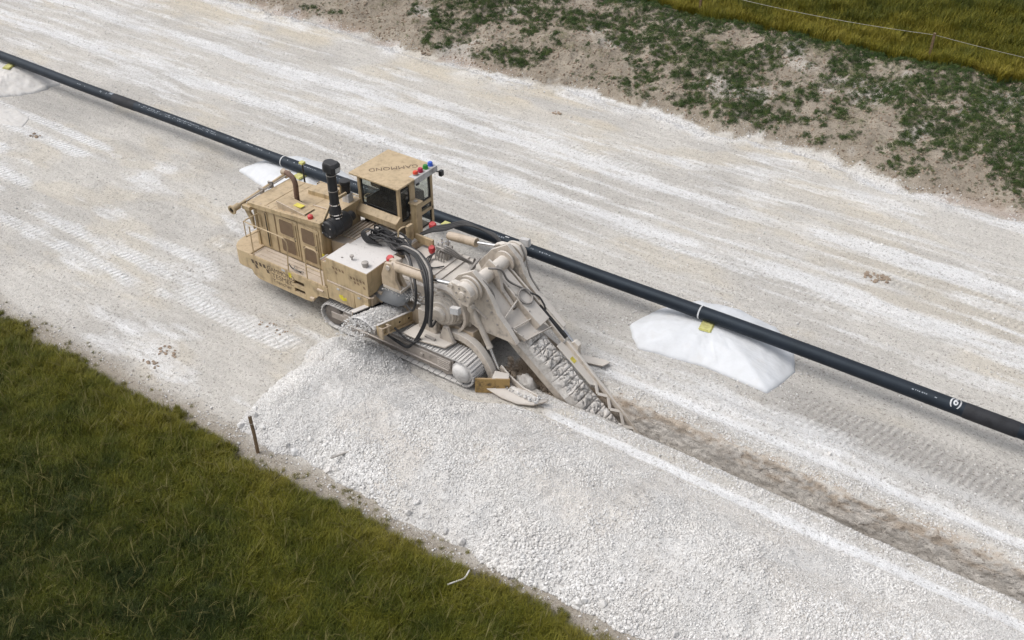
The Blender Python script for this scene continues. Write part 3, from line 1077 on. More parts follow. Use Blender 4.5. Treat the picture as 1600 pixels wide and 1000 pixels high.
n = 26000
px = rs.uniform(-16, 17, n)
py = rs.uniform(25.2, 47, n)
dens = sst(25.3, 26.0, py + .6 * (fbm(px * .8, py * .8, 3, 151) - .5))
keep = rs.uniform(size=n) < dens
px, py = px[keep], py[keep]
n = len(px)
sc = rs.uniform(.8, 1.3, n)
o = scatter('field_crop', np.stack([px, py, ground_z(px, py) - .01], 1), sc, yaw(n, rs), crops, 6, 4)
tag(o, 'golden green grass crop of the field behind the wire fence', 'grass', kind='stuff')

n = 90000
px = rs.uniform(-30, 19, n)
py = rs.uniform(16.3, 26.4, n)
be = bank_edge(px)
t = (py - be) / (25.4 - be)
veg = fbm(px * .45, py * .45, 3, 161) + .75 * (fbm(px * 2.4, py * 2.4, 4, 162) - .5)
thr = .63 - .22 * t - .19 * sst(-14, 8, px) - .2 * sst(.85, 1.0, t)
w = sst(-.16, .20, veg - thr) * sst(.01, .06, t)
keep = rs.uniform(size=n) < np.maximum(w ** 1.3 * .5, .035 * sst(.02, .1, t) * sst(.4, .6, fbm(px * 3, py * 3, 2, 163)))
px, py, w, t = px[keep], py[keep], w[keep], t[keep]
n = len(px)
sc = rs.uniform(.30, .95, n) * (.42 + .58 * w)
o = scatter('weeds', np.stack([px, py, ground_z(px, py) - .02], 1), sc, yaw(n, rs, .2), weeds, 9, 5)
tag(o, 'low dark green weeds spreading over the earth bank', 'weeds', kind='stuff')

n = 26000
px = rs.uniform(-30, 19, n)
py = rs.uniform(16.6, 25.6, n)
be = bank_edge(px)
t = (py - be) / (25.4 - be)
w = sst(.55, .68, fbm(px * .7 + 5, py * .9, 4, 171)) * sst(.08, .3, t)
keep = rs.uniform(size=n) < w * .5
px, py = px[keep], py[keep]
n = len(px)
o = scatter('dry_weeds', np.stack([px, py, ground_z(px, py) + .0], 1), rs.uniform(.5, 1.2, n), yaw(n, rs, .2), dryw, 4, 6)
tag(o, 'pale dry flowering weeds between the green ones on the bank', 'weeds', kind='stuff')

# small earth crumbs on the bank
n = 30000
px = rs.uniform(-30, 19, n)
py = rs.uniform(16.6, 25.6, n)
be = bank_edge(px)
keep = (py > be) & (rs.uniform(size=n) < .8)
px, py = px[keep], py[keep]
n = len(px)
eclods = template_collection('earth_crumbs', [stone_mesh(40 + i, M['earth_clod']) for i in range(5)])
size = .03 + .10 * rs.uniform(size=n) ** 4
o = scatter('earth_crumbs', np.stack([px, py, ground_z(px, py) + size * .1], 1), size, eul(n, rs), eclods, 5, 7)
tag(o, 'crumbs of brown earth lying on the bank', 'soil', kind='stuff')

# ------------------------------------------------------------------ pipeline on covered mounds
PY_, PZ_, PR_ = 4.38, 0.76, 0.203


def pipe_z(x):
    return PZ_ + 0.015 * math.sin(x * .21 + 1) - 0.02 * math.sin(x * .5)


def pipe_c(x):
    return (x, PY_ + 0.03 * math.sin(x * .13), pipe_z(x))


pipe = empty('steel_pipe', (0, PY_, 0))
tag(pipe, 'long black coated steel pipe running past the trencher on covered mounds', 'pipe')
xs = [-90 + 1.5 * i for i in range(0, 84)]
MB().tube([pipe_c(x) for x in xs], PR_, 40).build('pipe_body', M['pipe'], pipe)
for a, b_ in ((14.25, 15.6), (-20.1, -18.7)):
    pts = [pipe_c(a + (b_ - a) * t) for t in (0, .03, .5, .97, 1)]
    MB().tube(pts, [PR_ + .001, PR_ + .009, PR_ + .009, PR_ + .009, PR_ + .001], 40).build('joint_sleeve', M['pipe_sleeve'], pipe)
for x in (6.72, -10.3):
    MB().tube([pipe_c(x - .022), pipe_c(x + .022)], PR_ + .006, 40).build('white_band', M['chalk'], pipe)


def pipe_patch(x0, x1, a0, a1, name, m, lift=.004):
    """thin painted patch on the pipe; angles in degrees from the top towards the viewer"""
    k = 4
    mb = MB()
    vs, fs = [], []
    for i in range(2):
        x = (x0, x1)[i]
        c = Vector(pipe_c(x))
        for j in range(k + 1):
            a = R(a0 + (a1 - a0) * j / k)
            vs.append(tuple(c + Vector((0, -math.sin(a), math.cos(a))) * (PR_ + lift)))
    for j in range(k):
        fs.append((j, j + 1, k + 2 + j, k + 1 + j))
    mb.add(vs, fs)
    return mb


rp = random.Random(5)


def print_line(x0, x1, ang, hgt, name, density=.75):
    mb = MB()
    x = x0
    while x < x1:
        w = rp.uniform(.02, .06)
        if rp.random() < density:
            a = ang + rp.uniform(-1.5, 1.5)
            q = pipe_patch(x, x + w, a - hgt * rp.uniform(.3, .6), a + hgt * rp.uniform(.3, .6), '', None)
            mb.add(q.v, q.f)
        x += w + rp.uniform(.015, .05) + (rp.uniform(.1, .3) if rp.random() < .12 else 0)
    o = mb.build(name, M['print_pipe'], pipe, flat=True)
    o['kind'] = 'stuff'
    return o


print_line(-18.4, -10.8, 22, 11, 'factory_print', .9)
print_line(-18.2, -13.6, 44, 7, 'factory_print', .75)
print_line(-20.9, -20.3, 30, 24, 'factory_print', .8)
print_line(-22.4, -21.9, 38, 10, 'factory_print', .8)
print_line(-10.0, -5.5, 26, 10, 'factory_print', .8)
print_line(-1.2, -.2, 30, 14, 'factory_print', .8)
print_line(.8, 1.5, 34, 10, 'factory_print', .8)
print_line(12.9, 13.5, 40, 8, 'factory_print', .6)
print_line(15.9, 17.5, 25, 26, 'factory_print', .9)
q = pipe_patch(-20.35, -20.12, -10, 25, '', None, .011)
q.build('white_smear', M['print_pipe'], pipe, flat=True)
for x0, x1, a0, a1 in ((-1.75, -1.45, 5, 30), (-1.55, -1.3, 22, 36), (-.25, -.1, 2, 14)):
    pipe_patch(x0, x1, a0, a1, '', None).build('white_smear', M['chalk'], pipe, flat=True)


def text_mesh(body, size, xf, m, parent, name, extrude=.002, align='LEFT', stretch=1.0, bold=0.0):
    cu = bpy.data.curves.new(name, 'FONT')
    cu.body = body
    cu.size = size
    cu.align_x = align
    cu.extrude = extrude
    cu.offset = bold
    to = bpy.data.objects.new(name, cu)
    COL.objects.link(to)
    dg = bpy.context.evaluated_depsgraph_get()
    me = bpy.data.meshes.new_from_object(to.evaluated_get(dg))
    bpy.data.objects.remove(to)
    for v in me.vertices:
        v.co = Vector(xf(v.co.x * stretch, v.co.y, v.co.z))
    me.materials.clear()
    return link_mesh(name, me, m, parent, flat=True)


def on_pipe(xc, ang0):
    def f(u, v, w):
        a = R(ang0) - v / PR_
        c = Vector(pipe_c(xc + u))
        return c + Vector((0, -math.sin(a), math.cos(a))) * (PR_ + .006 + w)
    return f


text_mesh('(6)', 0.30, on_pipe(13.86, 42), M['chalk'], pipe, 'painted_mark', .001, stretch=.9, bold=.006)


def draped_mound(name, label, cx, cy, poly, h, seed, wrinkle=1.0, corner=None):
    """white sheet over a heap: polar grid inside the polygon poly"""
    nr, na = 30, 180
    P = [Vector((a - cx, b_ - cy)) for a, b_ in poly]
    def radius(th):
        d = Vector((math.cos(th), math.sin(th)))
        for i in range(len(P)):
            a, b_ = P[i], P[(i + 1) % len(P)]
            e = b_ - a
            den = d.x * e.y - d.y * e.x
            if abs(den) < 1e-9: continue
            t = (a.x * e.y - a.y * e.x) / den
            s = (a.x * d.y - a.y * d.x) / den
            if t > 0 and -1e-6 <= s <= 1 + 1e-6: return t
        return 1.0
    th = np.linspace(0, 2 * np.pi, na, endpoint=False)
    rad = np.array([radius(t) for t in th])
    rr = np.linspace(0, 1, nr)
    Rg, Tg = np.meshgrid(rr, th, indexing='ij')
    r = Rg * rad[None, :] * (1 + (.05 * wrinkle * (fbm(Tg * 3.2 + seed, Tg * 0, 4, seed) - .5)) * Rg ** 3)
    x = cx + r * np.cos(Tg)
    y = cy + r * np.sin(Tg)
    prof = (1 - Rg ** 1.75) * .6 + .4 * (1 - Rg ** 3)
    z = h * prof
    fold = (fbm(x * .7 + y * .5, y * 1.6 - x * .4, 4, seed + 1) - .5) * .09 * sst(.15, .7, Rg) * (1 - .6 * Rg)
    cr = np.abs(fbm((x * .8 + y) * .9, (y - x * .6) * .35, 3, seed + 2) - .5)
    fold2 = np.exp(-(cr / .02) ** 2) * .035 * sst(.3, .7, Rg) * (1.1 - Rg)
    z = z + wrinkle * (fold + fold2) + .02
    z = z + wrinkle * .05 * (fbm(x * 3, y * 3, 3, seed + 3) - .5) * sst(0, .3, Rg)
    z = z + ground_z(x, y)
    z = np.maximum(z, ground_z(x, y) + .012)
    z = np.where(Rg > .985, ground_z(x, y) - .04, z)
    co = np.stack([x, y, z], -1).reshape(-1, 3)
    id_ = np.arange(nr * na).reshape(nr, na)
    idr = np.roll(id_, -1, axis=1)
    qd = np.stack([id_[:-1], id_[1:], idr[1:], idr[:-1]], -1).reshape(-1, 4)
    me = grid_mesh(name, co - np.array([cx, cy, 0]), qd)
    # a real sheet has thickness and a hem
    me.polygons.foreach_set('use_smooth', [True] * len(me.polygons))
    me.materials.append(M['sheet'])
    o = bpy.data.objects.new(name, me)
    o.location = (cx, cy, 0)
    COL.objects.link(o)
    s = o.modifiers.new('thickness', 'SOLIDIFY')
    s.thickness = .006
    s.offset = 1
    tag(o, label, 'mound cover', 'sheets over the pipe mounds')
    return o


draped_mound('covered_mound', 'white sheet spread over a mound under the pipe right of the boom', 7.25, 4.4,
             [(4.80, 3.55), (5.62, 2.72), (7.5, 3.02), (9.55, 2.98), (9.85, 4.3), (9.4, 5.3), (8.6, 6.0), (7.2, 6.2), (6.0, 5.9), (5.2, 4.9)], .55, 201)
draped_mound('covered_mound', 'white sheet over the pipe mound behind the engine house', -9.9, 4.6,
             [(-12.3, 3.75), (-10.6, 3.35), (-8.4, 3.1), (-7.3, 4.2), (-7.6, 5.6), (-9.3, 6.1), (-11.2, 5.8), (-12.0, 5.0)], .54, 211)
draped_mound('covered_mound', 'crumpled white sheet over the mound at the left picture edge', -27.4, 4.4,
             [(-30.2, 3.2), (-28.6, 2.1), (-27.2, 3.0), (-26.2, 2.2), (-25.1, 3.6), (-24.9, 4.9), (-26.0, 5.7), (-28.6, 5.9), (-30.3, 5.0)], .50, 221, 3.2)
draped_mound('fallen_sheet', 'torn white sheet lying flat on the ground at the far left', -24.2, 1.7,
             [(-26.0, 1.1), (-25.0, .55), (-23.6, .95), (-22.4, 1.35), (-22.9, 2.0), (-24.2, 2.25), (-25.8, 2.0)], .06, 231, 1.0)
for o in COL.objects:
    if o.name == 'fallen_sheet' or (o.name.startswith('covered_mound') and o.location.x < -20):
        o.data.materials[0] = M['sheet_dusty']
bpy.data.objects['fallen_sheet']['category'] = 'sheet'
del bpy.data.objects['fallen_sheet']['group']


def foam_pad(label, x, y, z, rot, tilt=0.1):
    bm = bmesh.new()
    bmesh.ops.create_cube(bm, size=1)
    for v in bm.verts: v.co = Vector((v.co.x * .38, v.co.y * .58, v.co.z * .08))
    bmesh.ops.bevel(bm, geom=bm.edges[:], offset=.03, segments=2, affect='EDGES')
    me = bpy.data.meshes.new('foam_pad')
    bm.to_mesh(me)
    bm.free()
    o = link_mesh('foam_pad', me, M['pad'])
    o.location = (x, y, z)
    o.rotation_euler = (tilt, 0.02, rot)
    return tag(o, label, 'pad', 'pads between pipe and mounds')


foam_pad('yellow foam pad under the pipe on the mound right of the boom', 7.05, 4.22, .555, .15)
foam_pad('yellow foam pad under the pipe behind the engine house', -9.25, 4.22, .555, -.2)
foam_pad('yellow foam pad under the pipe at the left picture edge', -27.35, 4.2, .56, .3)


# ------------------------------------------------------------------ stakes, fence, bits on the ground
def stake_mesh(name, h, w):
    mb = MB()
    mb.bar([(0, 0, -.15), (.01, .005, h * .5), (0, 0, h * .97), (.002, 0, h)], w, w * .8, up=(0, 1, 0))
    return mb


sk = empty('wooden_stake', (-.37, -6.66, 0.0))
tag(sk, 'lone dark wooden stake with string at the grass edge in the foreground', 'stake')
p = stake_mesh('post', 1.24, .075).build('post', M['wood'], None, bevel=.008)
p.parent = sk
MB().lathe((0, 0, 1.235), (0, 0, 1), [(0, .034), (.022, .028)], 8).build('pale_tip', M['greywood']).parent = sk
MB().tube([(math.cos(a) * .055, math.sin(a) * .055, 1.02 + .02 * math.sin(a * 2)) for a in np.linspace(0, 6.28, 14)[:-1]], .007, 5, True).build('string', M['wire']).parent = sk
sk.rotation_euler = (-.03, -.04, .3)

fence = empty('wire_fence', (7.0, 26.06, .9))
tag(fence, 'thin wire fence on slim stakes at the edge of the golden field', 'fence')
FP = [(-4.0, 26.3), (7.0, 26.06), (18.2, 26.4)]
gzs = [float(ground_z(np.array([a]), np.array([b_]))[0]) for a, b_ in FP]
for (a, b_), z in zip(FP, gzs):
    o = MB().bar([(a, b_, z - .2), (a + .01, b_, z + .7), (a, b_, z + 1.42)], .10,   .09, up=(0, 1, 0)).build('post', M['wood'], fence, bevel=.006)
wp = []
for i in range(2):
    for k in range(12):
        t = k / 12
        sag = -.18 * 4 * t * (1 - t)
        wp.append((FP[i][0] * (1 - t) + FP[i + 1][0] * t, FP[i][1] * (1 - t) + FP[i + 1][1] * t, (gzs[i] * (1 - t) + gzs[i + 1] * t) + 1.34 + sag))
wp.append((FP[2][0], FP[2][1], gzs[2] + 1.34))
MB().tube(wp, .008, 5).build('wire', M['wire'], fence)

hzv = float(ground_z(np.array([1.8]), np.array([-5.7]))[0] + heap_z(np.array([1.8]), np.array([-5.7]))[0])
o = MB().bar([(-.38, 0, 0), (0, .02, .01), (.4, 0, .02)], .05, .04).build('wood_batten', M['greywood'], None, bevel=.006)
o.location = (1.75, -5.65, hzv + .10)
o.rotation_euler = (0, 0.12, 1.15)
tag(o, 'short grey wooden batten lying on the heap behind the wooden stake', 'batten')

mb = MB()
mb.tube(smooth_path([(-.12, -.28, .02), (.0, -.1, .04), (.08, .08, .02), (.06, .3, .06)], 5), [.018] * 15 + [.012], 6)
o = mb.build('plastic_scrap', M['sheet_dusty'])
o.location = (6.5, -7.15, .32)
tag(o, 'crumpled white plastic scrap lying in the foreground grass', 'scrap')


def clod_patch(label, cx, cy, rx, ry, n, s0, seed, m):
    rs_ = np.random.RandomState(seed)
    mb = MB()
    for k in range(n):
        a, r = rs_.uniform(0, 6.28), math.sqrt(rs_.uniform())
        x, y = cx + rx * r * math.cos(a), cy + ry * r * math.sin(a)
        s = s0 * rs_.uniform(.4, 1.3)
        bm = bmesh.new()
        bmesh.ops.create_icosphere(bm, subdivisions=1, radius=s)
        z = float(ground_z(np.array([x]), np.array([y]))[0])
        vs = [(x + v.co.x * rs_.uniform(.7, 1.3), y + v.co.y * rs_.uniform(.7, 1.3), z + .25 * s + v.co.z * .5 * rs_.uniform(.7, 1.2)) for v in bm.verts]
        mb.add(vs, [tuple(v.index for v in f_.verts) for f_ in bm.faces])
        bm.free()
    o = mb.build('earth_clods', m, None, flat=True)
    return tag(o, label, 'clods', 'patches of brown clods', 'stuff')


clod_patch('brown crumbled earth clods on the far wheel track right of centre', 10.2, 10.35, .42, .3, 60, .055, 1, M['earth_clod'])
clod_patch('few dark clods near the grass edge left of the heap', -5.6, -5.2, .4, .22, 16, .05, 2, M['earth_clod'])
clod_patch('elongated dark clod patch beside the grass edge', -5.55, -5.85, .35, .16, 16, .045, 3, M['earth_clod'])
clod_patch('small brown clods on the ochre ground by the bank', -5.0, 15.0, .25, .18, 14, .06, 4, M['earth_clod'])
clod_patch('dark clod at the foot of the bank', -13.6, 17.0, .2, .15, 8, .08, 5, M['earth_clod'])
clod_patch('dark clod beside the torn sheet at the left', -21.3, 1.2, .3, .16, 10, .07, 6, M['earth_clod'])
clod_patch('scattered clods beside the front corner of the trencher', -3.9, -2.6, .6, .22, 16, .04, 7, M['earth_clod'])

# ------------------------------------------------------------------ the trencher
TR = empty('trencher', (0, 0, 0))
tag(TR, 'tan tracked chain trencher covered in stone dust, cab raised on its far side', 'trencher')


def part(mb, name, m, bevel=.012, parent=None, sharp=35, flat=False):
    return mb.build(name, M[m] if isinstance(m, str) else m, parent or TR, bevel, sharp, flat)


# --- crawler tracks
SH = MB()
SH.box(-.325, .325, -.092, .092, -.015, .018)
for y0 in (-.07, .035):
    SH.box(-.32, .32, y0, y0 + .035, .018, .042)
SH_ME = SH.mesh('track_shoe')
SH_ME.materials.append(M['shoe'])
# local: x across the track, y along the run, z outward
XA, XB, RT, ZC = -2.42, 2.37, .40, .465


def run_pos(s):
    L = XB - XA
    s = s % (2 * L + 2 * math.pi * RT)
    if s < L: return (XA + s, ZC + RT), (1, 0), (0, 1)
    s -= L
    if s < math.pi * RT:
        a = math.pi / 2 - s / RT
        return (XB + RT * math.cos(a), ZC + RT * math.sin(a)), (math.sin(a), -math.cos(a)), (math.cos(a), math.sin(a))
    s -= math.pi * RT
    if s < L: return (XB - s, ZC - RT), (-1, 0), (0, -1)
    s -= L
    a = -math.pi / 2 - s / RT
    return (XA + RT * math.cos(a), ZC + RT * math.sin(a)), (math.sin(a), -math.cos(a)), (math.cos(a), math.sin(a))


def track(yc, sg):
    fr = MB()
    fr.prism([(-2.05, .24), (-1.9, .16), (1.9, .16), (2.05, .24), (2.05, .7), (1.9, .78), (-1.9, .78), (-2.05, .7)], 'y', yc - .22, yc + .22)
    fr.box(-1.95, 2.0, yc + sg * .22, yc + sg * .29, .40, .70)
    fr.box(-1.75, 1.95, yc + sg * .22, yc + sg * .33, .365, .40)
    fo = part(fr, 'track_frame', 'track_dark', .012)
    for k in range(4):
        part(MB().box(1.55, 1.98, yc + sg * .29, yc + sg * .315, .43 + k * .065, .46 + k * .065), 'cover_rib', 'track_dark', .004, fo)
    part(MB().cyl((1.0, yc + sg * .28, .55), (1.0, yc + sg * .345, .55), .06, n=14), 'grease_cover', 'track_dark', .004, fo)
    for k in range(8):
        x = -1.75 + k * .5
        part(MB().cyl((x, yc - .2, .2), (x, yc + .2, .2), .11, n=14), 'track_roller', 'track_dark', .01, fo)
    part(MB().lathe((XB, yc + sg * .18, ZC), (0, sg, 0), [(0, .34), (.08, .34), (.1, .29), (.14, .285), (.2, .24), (.235, .16), (.245, .0)], 28), 'final_drive', 'shoe', 0, fo)
    wh = MB().lathe((XA, yc - .26, ZC), (0, 1, 0), [(0, .26), (.02, .34), (.1, .34), (.12, .28), (.4, .28), (.42, .34), (.5, .34), (.52, .26)], 28)
    part(wh, 'idler_wheel', 'idler', .008, fo)
    for e in (-.23, .23):
        part(MB().box(XA - .05, -1.9, yc + e - .05, yc + e + .05, .38, .6), 'idler_arm', 'track_dark', .01, fo)
    P = 2 * (XB - XA) + 2 * math.pi * RT
    n = 60
    rj = random.Random(int(yc * 10))
    for k in range(n):
        p_, t_, o_ = run_pos((k + .4) * P / n)
        o = bpy.data.objects.new('track_shoe', SH_ME)
        M4 = Matrix(((0, t_[0], o_[0], p_[0]), (-1, 0, 0, yc), (0, t_[1], o_[1], p_[1]), (0, 0, 0, 1)))
        o.parent = fo
        o.matrix_local = M4
        COL.objects.link(o)


track(-1.275, -1)
track(1.275, 1)

# --- chassis, nose and side decks
part(MB().prism([(-5.9, .75), (-5.6, .58), (2.3, .58), (2.3, 1.4), (-5.9, 1.4)], 'y', -.88, .88), 'chassis', 'tan_dusty', .02)
nose = []
for a in np.linspace(-90, 0, 6): nose.append((-6.2 - .45 * math.cos(R(a)) , -.95 + .6 * math.sin(R(a))))
for a in np.linspace(0, 90, 6): nose.append((-6.2 - .45 * math.cos(R(a)), .95 + .6 * math.sin(R(a))))
nose = [(-5.72, -1.55)] + nose + [(-5.72, 1.55)]
part(MB().prism(nose, 'z', .84, 1.44), 'counterweight', 'tan', .03)

for sg in (-1, 1):
    ya, yb = (-1.6, -1.53) if sg < 0 else (1.53, 1.6)
    part(MB().prism([(-5.72, 1.44), (-5.74, .98), (-5.62, .76), (-5.42, .66), (-3.87, .66), (-3.87, 1.44)], 'y', ya, yb), 'deck_side', 'tan', 0)
    for z0, z1 in ((.66, .80), (.95, 1.08), (1.24, 1.44)):
        part(MB().box(-3.868, -3.432, ya, yb, z0, z1), 'step_rung', 'tan', 0)
    part(MB().prism([(-3.43, 1.44), (-3.43, .66), (-3.2, .68), (-2.86, 1.02), (-2.46, 1.08), (-2.46, 1.44)], 'y', ya, yb), 'deck_side', 'tan', 0)
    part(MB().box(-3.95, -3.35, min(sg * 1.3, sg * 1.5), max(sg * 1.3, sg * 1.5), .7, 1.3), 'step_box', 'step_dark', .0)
    part(MB().box(-5.7, -2.46, min(sg * .945, sg * 1.525), max(sg * .945, sg * 1.525), 1.36, 1.405), 'deck_floor', 'tan_dusty', .004)
    for k in range(4):
        y0 = sg * (.97 + k * .138)
        x1 = -2.6 if k != 2 else -4.35
        part(MB().box(-5.6 + (.5 if k == 1 else .1), x1, min(y0, y0 + sg * .125), max(y0, y0 + sg * .125), 1.405, 1.43), 'deck_plank', 'tan_dusty', .006)
    part(MB().tube([(-5.68, sg * .98, 1.46), (-5.68, sg * 1.57, 1.46), (-2.5, sg * 1.57, 1.46)], .022, 8), 'deck_rim', 'tan', 0)
# under-panel details
part(MB().box(-3.18, -3.02, -1.68, -1.6, .80, .90), 'towing_lug', 'tan_dusty', .012)
part(MB().box(-2.85, -2.6, -1.66, -1.6, 1.27, 1.32), 'foot_step', 'tan_dusty', .008)

# railings
def rail(pts, name='railing', r=.02):
    return part(MB().tube(pts, r, 8), name, 'tan_clean', 0)


y = -1.57
rail(smooth_path([(-5.52, y, 1.44), (-5.50, y, 2.5)], 2))
rail([(-5.70, -1.0, 2.62), (-5.72, y + .08, 2.62), (-5.68, y, 2.62), (-5.5, y, 2.61), (-4.3, y, 2.61), (-4.05, y, 2.59), (-3.96, y, 2.5), (-3.93, y, 2.35), (-4.02, y, 1.85), (-4.05, y, 1.44)])
rail([(-5.70, -1.0, 2.62), (-5.68, -.98, 2.55), (-5.66, -.97, 2.15)])
rail([(-5.72, y, 2.06), (-5.66, -1.0, 2.06)], r=.016)
rail([(-5.72, y, 2.62), (-5.72, y, 2.06)], r=.016)
rail([(-3.28, y, 1.44), (-3.24, y, 2.4), (-3.22, y, 2.55), (-3.14, y, 2.62), (-2.82, y, 2.62), (-2.72, y, 2.56), (-2.69, y, 2.4), (-2.67, y, 1.44)])
rail([(-3.26, y, 1.92), (-2.68, y, 1.92)], r=.014)
rail([(-5.68, 1.57, 1.44), (-5.68, 1.57, 2.5), (-5.55, 1.57, 2.6), (-3.5, 1.57, 2.6), (-3.4, 1.57, 2.5), (-3.4, 1.57, 1.44)])

# print on the deck side
def on_side(x0, z0, yy=-1.6):
    return lambda u, v, w: (x0 + u, yy - .002 - w, z0 + v)


text_mesh('GAMMOND', .235, on_side(-4.98, 1.17), M['print_dark'], TR, 'lettering', .001, stretch=.93)
text_mesh('TESMEC', .235, on_side(-4.80, .965), M['print_dark'], TR, 'lettering', .001, stretch=1.12)
text_mesh('Trencher', .19, on_side(-4.78, .79), M['print_dark'], TR, 'lettering', .001, stretch=1.1)
for k in range(4):
    x = -5.66 + k * .165
    part(MB().prism([(x, 1.31), (x + .105, 1.31), (x + .14, 1.185), (x + .035, 1.185)], 'y', -1.604, -1.6), 'chequer_mark', 'print_dark', 0)
for x in (-5.52, -5.03):
    part(MB().prism([(x, 1.165), (x + .105, 1.165), (x + .14, 1.045), (x + .035, 1.045)], 'y', -1.604, -1.6), 'chequer_mark', 'print_dark', 0)
part(MB().box(-4.04, -3.93, -1.606, -1.6, 1.26, 1.42), 'sticker', 'yellow', 0)
part(MB().box(-4.32, -4.18, -1.61, -1.6, 1.38, 1.45), 'white_tag', 'lightgrey', .004)

# --- engine house
HT = lambda x: 2.84 + (x + 5.93) * .0848
part(MB().prism([(-5.93, 1.41), (-5.93, HT(-5.93)), (-3.1, HT(-3.1)), (-3.1, 1.41)], 'y', -.94, .75), 'engine_house', 'tan_clean', .015)
RZ = lambda x: HT(x) + .035
ro = part(MB().prism([(-6.06, RZ(-6.06) - .03), (-6.06, RZ(-6.06)), (-3.05, RZ(-3.05)), (-3.05, RZ(-3.05) - .03)], 'y', -1.0, .78), 'house_roof', 'tan', .008)
for xa, xb in ((-6.08, -5.05), (-5.04, -4.02), (-4.01, -3.04)):
    part(MB().prism([(xa, RZ(xa)), (xa, RZ(xa) + .045), (xb, RZ(xb) + .045), (xb, RZ(xb))], 'y', -1.03, .80), 'roof_panel', 'tan', .008, ro)
part(MB().prism([(-6.09, RZ(-6.09) - .10), (-6.09, RZ(-6.09)), (-3.04, RZ(-3.04)), (-3.04, RZ(-3.04) - .10)], 'y', -1.03, -1.005), 'roof_gutter', 'tan', .004, ro)
part(MB().prism([(-4.75, RZ(-4.75)), (-4.72, RZ(-4.7) + .19), (-3.85, RZ(-3.85) + .19), (-3.82, RZ(-3.85))], 'y', .25, .82), 'roof_box', 'tan', .015, ro)
part(MB().prism([(-4.85, RZ(-4.85) + .045), (-4.90, RZ(-4.9) + .30), (-3.78, RZ(-3.78) + .09), (-3.75, RZ(-3.78) + .045)], 'y', -.90, -.87), 'roof_flap', 'tan_dusty', .003, ro)
part(MB().prism([(-4.90, RZ(-4.9) + .28), (-4.89, RZ(-4.9) + .30), (-3.78, RZ(-3.78) + .09), (-3.79, RZ(-3.78) + .07)], 'y', -.87, -.45), 'flap_top', 'tan', .003, ro)
part(MB().box(-4.35, -4.05, -.74, -.56, RZ(-4.2) + .19, RZ(-4.2) + .20), 'sticker', 'yellow', 0, ro).rotation_euler = (0, 0, 0)
part(MB().prism([(-4.02, RZ(-4.02) + .045), (-4.02, RZ(-4.02) + .08), (-3.1, RZ(-3.1) + .08), (-3.1, RZ(-3.1) + .045)], 'y', -.28, -.24), 'roof_seam', 'tan_dusty', .003, ro)
part(MB().box(-5.4, -5.36, -.95, .75, RZ(-5.38) + .045, RZ(-5.38) + .06), 'roof_seam', 'tan', .003, ro)
for k in range(9):
    x = -5.9 + k * .33
    part(MB().cyl((x, -.93, RZ(x) + .04), (x, -.93, RZ(x) + .065), .018, n=8), 'roof_bolt', 'tan_dusty', 0, ro)
part(MB().lathe((-3.52, -.9, RZ(-3.5) + .04), (0, 0, 1), [(0, .075), (.04, .085), (.1, .08), (.13, .05), (.14, 0)], 16), 'red_lamp', 'red', 0, ro)

# exhaust
part(MB().tube(smooth_path([(-4.59, -.35, 3.0), (-4.58, -.35, 3.4), (-4.57, -.35, 3.68), (-4.64, -.35, 3.86), (-4.80, -.35, 3.95), (-4.98, -.35, 3.97)], 6), .078, 16), 'exhaust_pipe', 'rust', 0)
part(MB().lathe((-4.59, -.35, 3.02), (0, 0, 1), [(0, .13), (.04, .13), (.05, .085), (.1, .085)], 18), 'exhaust_collar', 'black', 0)
part(MB().lathe((-4.92, -.35, 3.965), (-1, 0, .06), [(0, .078), (.06, .085), (.10, .10), (.12, .10), (.11, .07), (.02, .068)], 18), 'exhaust_mouth', 'tan_dusty', 0)

# doors with perforated screens
def rrect(x0, x1, z0, z1, r, k=4):
    o = []
    for cx, cz, a0 in ((x1 - r, z1 - r, 0), (x0 + r, z1 - r, 90), (x0 + r, z0 + r, 180), (x1 - r, z0 + r, 270)):
        for i in range(k + 1):
            a = R(a0 + 90 * i / k)
            o.append((cx + r * math.cos(a), cz + r * math.sin(a)))
    return o


for xa, xb in ((-4.95, -4.08), (-4.04, -3.22)):
    d = part(MB().box(xa, xb, -.965, -.94, 1.48, 2.82), 'engine_door', 'tan_clean', .008)
    w = xb - xa
    for z0, z1 in ((2.22, 2.72), (1.60, 2.08)):
        part(MB().prism(rrect(xa + .10, xb - .16, z0 - .025, z1 + .025, .07), 'y', -.978, -.965), 'screen_frame', 'tan_clean', .003, d)
        part(MB().prism(rrect(xa + .125, xb - .185, z0, z1, .06), 'y', -.983, -.978), 'screen', 'screen', 0, d)
    part(MB().box(xb - .10, xb - .07, -.99, -.965, 1.6, 2.7), 'door_trim', 'tan', .004, d)
    part(MB().tube([(xb - .13, -.966, 2.12), (xb - .13, -1.0, 2.12), (xb - .13, -1.0, 2.24), (xb - .13, -.966, 2.24)], .01, 6), 'door_handle', 'black', 0, d)
part(MB().box(-5.06, -5.03, -.955, -.94, 1.45, 2.85), 'wall_seam', 'print_faded', 0)
part(MB().box(-5.92, -5.82, -.97, -.94, 1.42, 2.80), 'corner_post', 'tan', .008)
part(MB().box(-5.45, -5.36, -.975, -.94, 1.50, 2.72), 'wall_channel', 'tan', .006)
part(MB().box(-5.435, -5.385, -.979, -.975, 1.52, 2.70), 'channel_slot', 'cavity', 0)
part(MB().box(-3.19, -3.11, -.97, -.94, 1.42, 2.98), 'corner_post', 'tan', .008)
part(MB().box(-3.15, -3.06, -.985, -.972, 1.95, 2.08), 'sticker', 'yellow', 0)

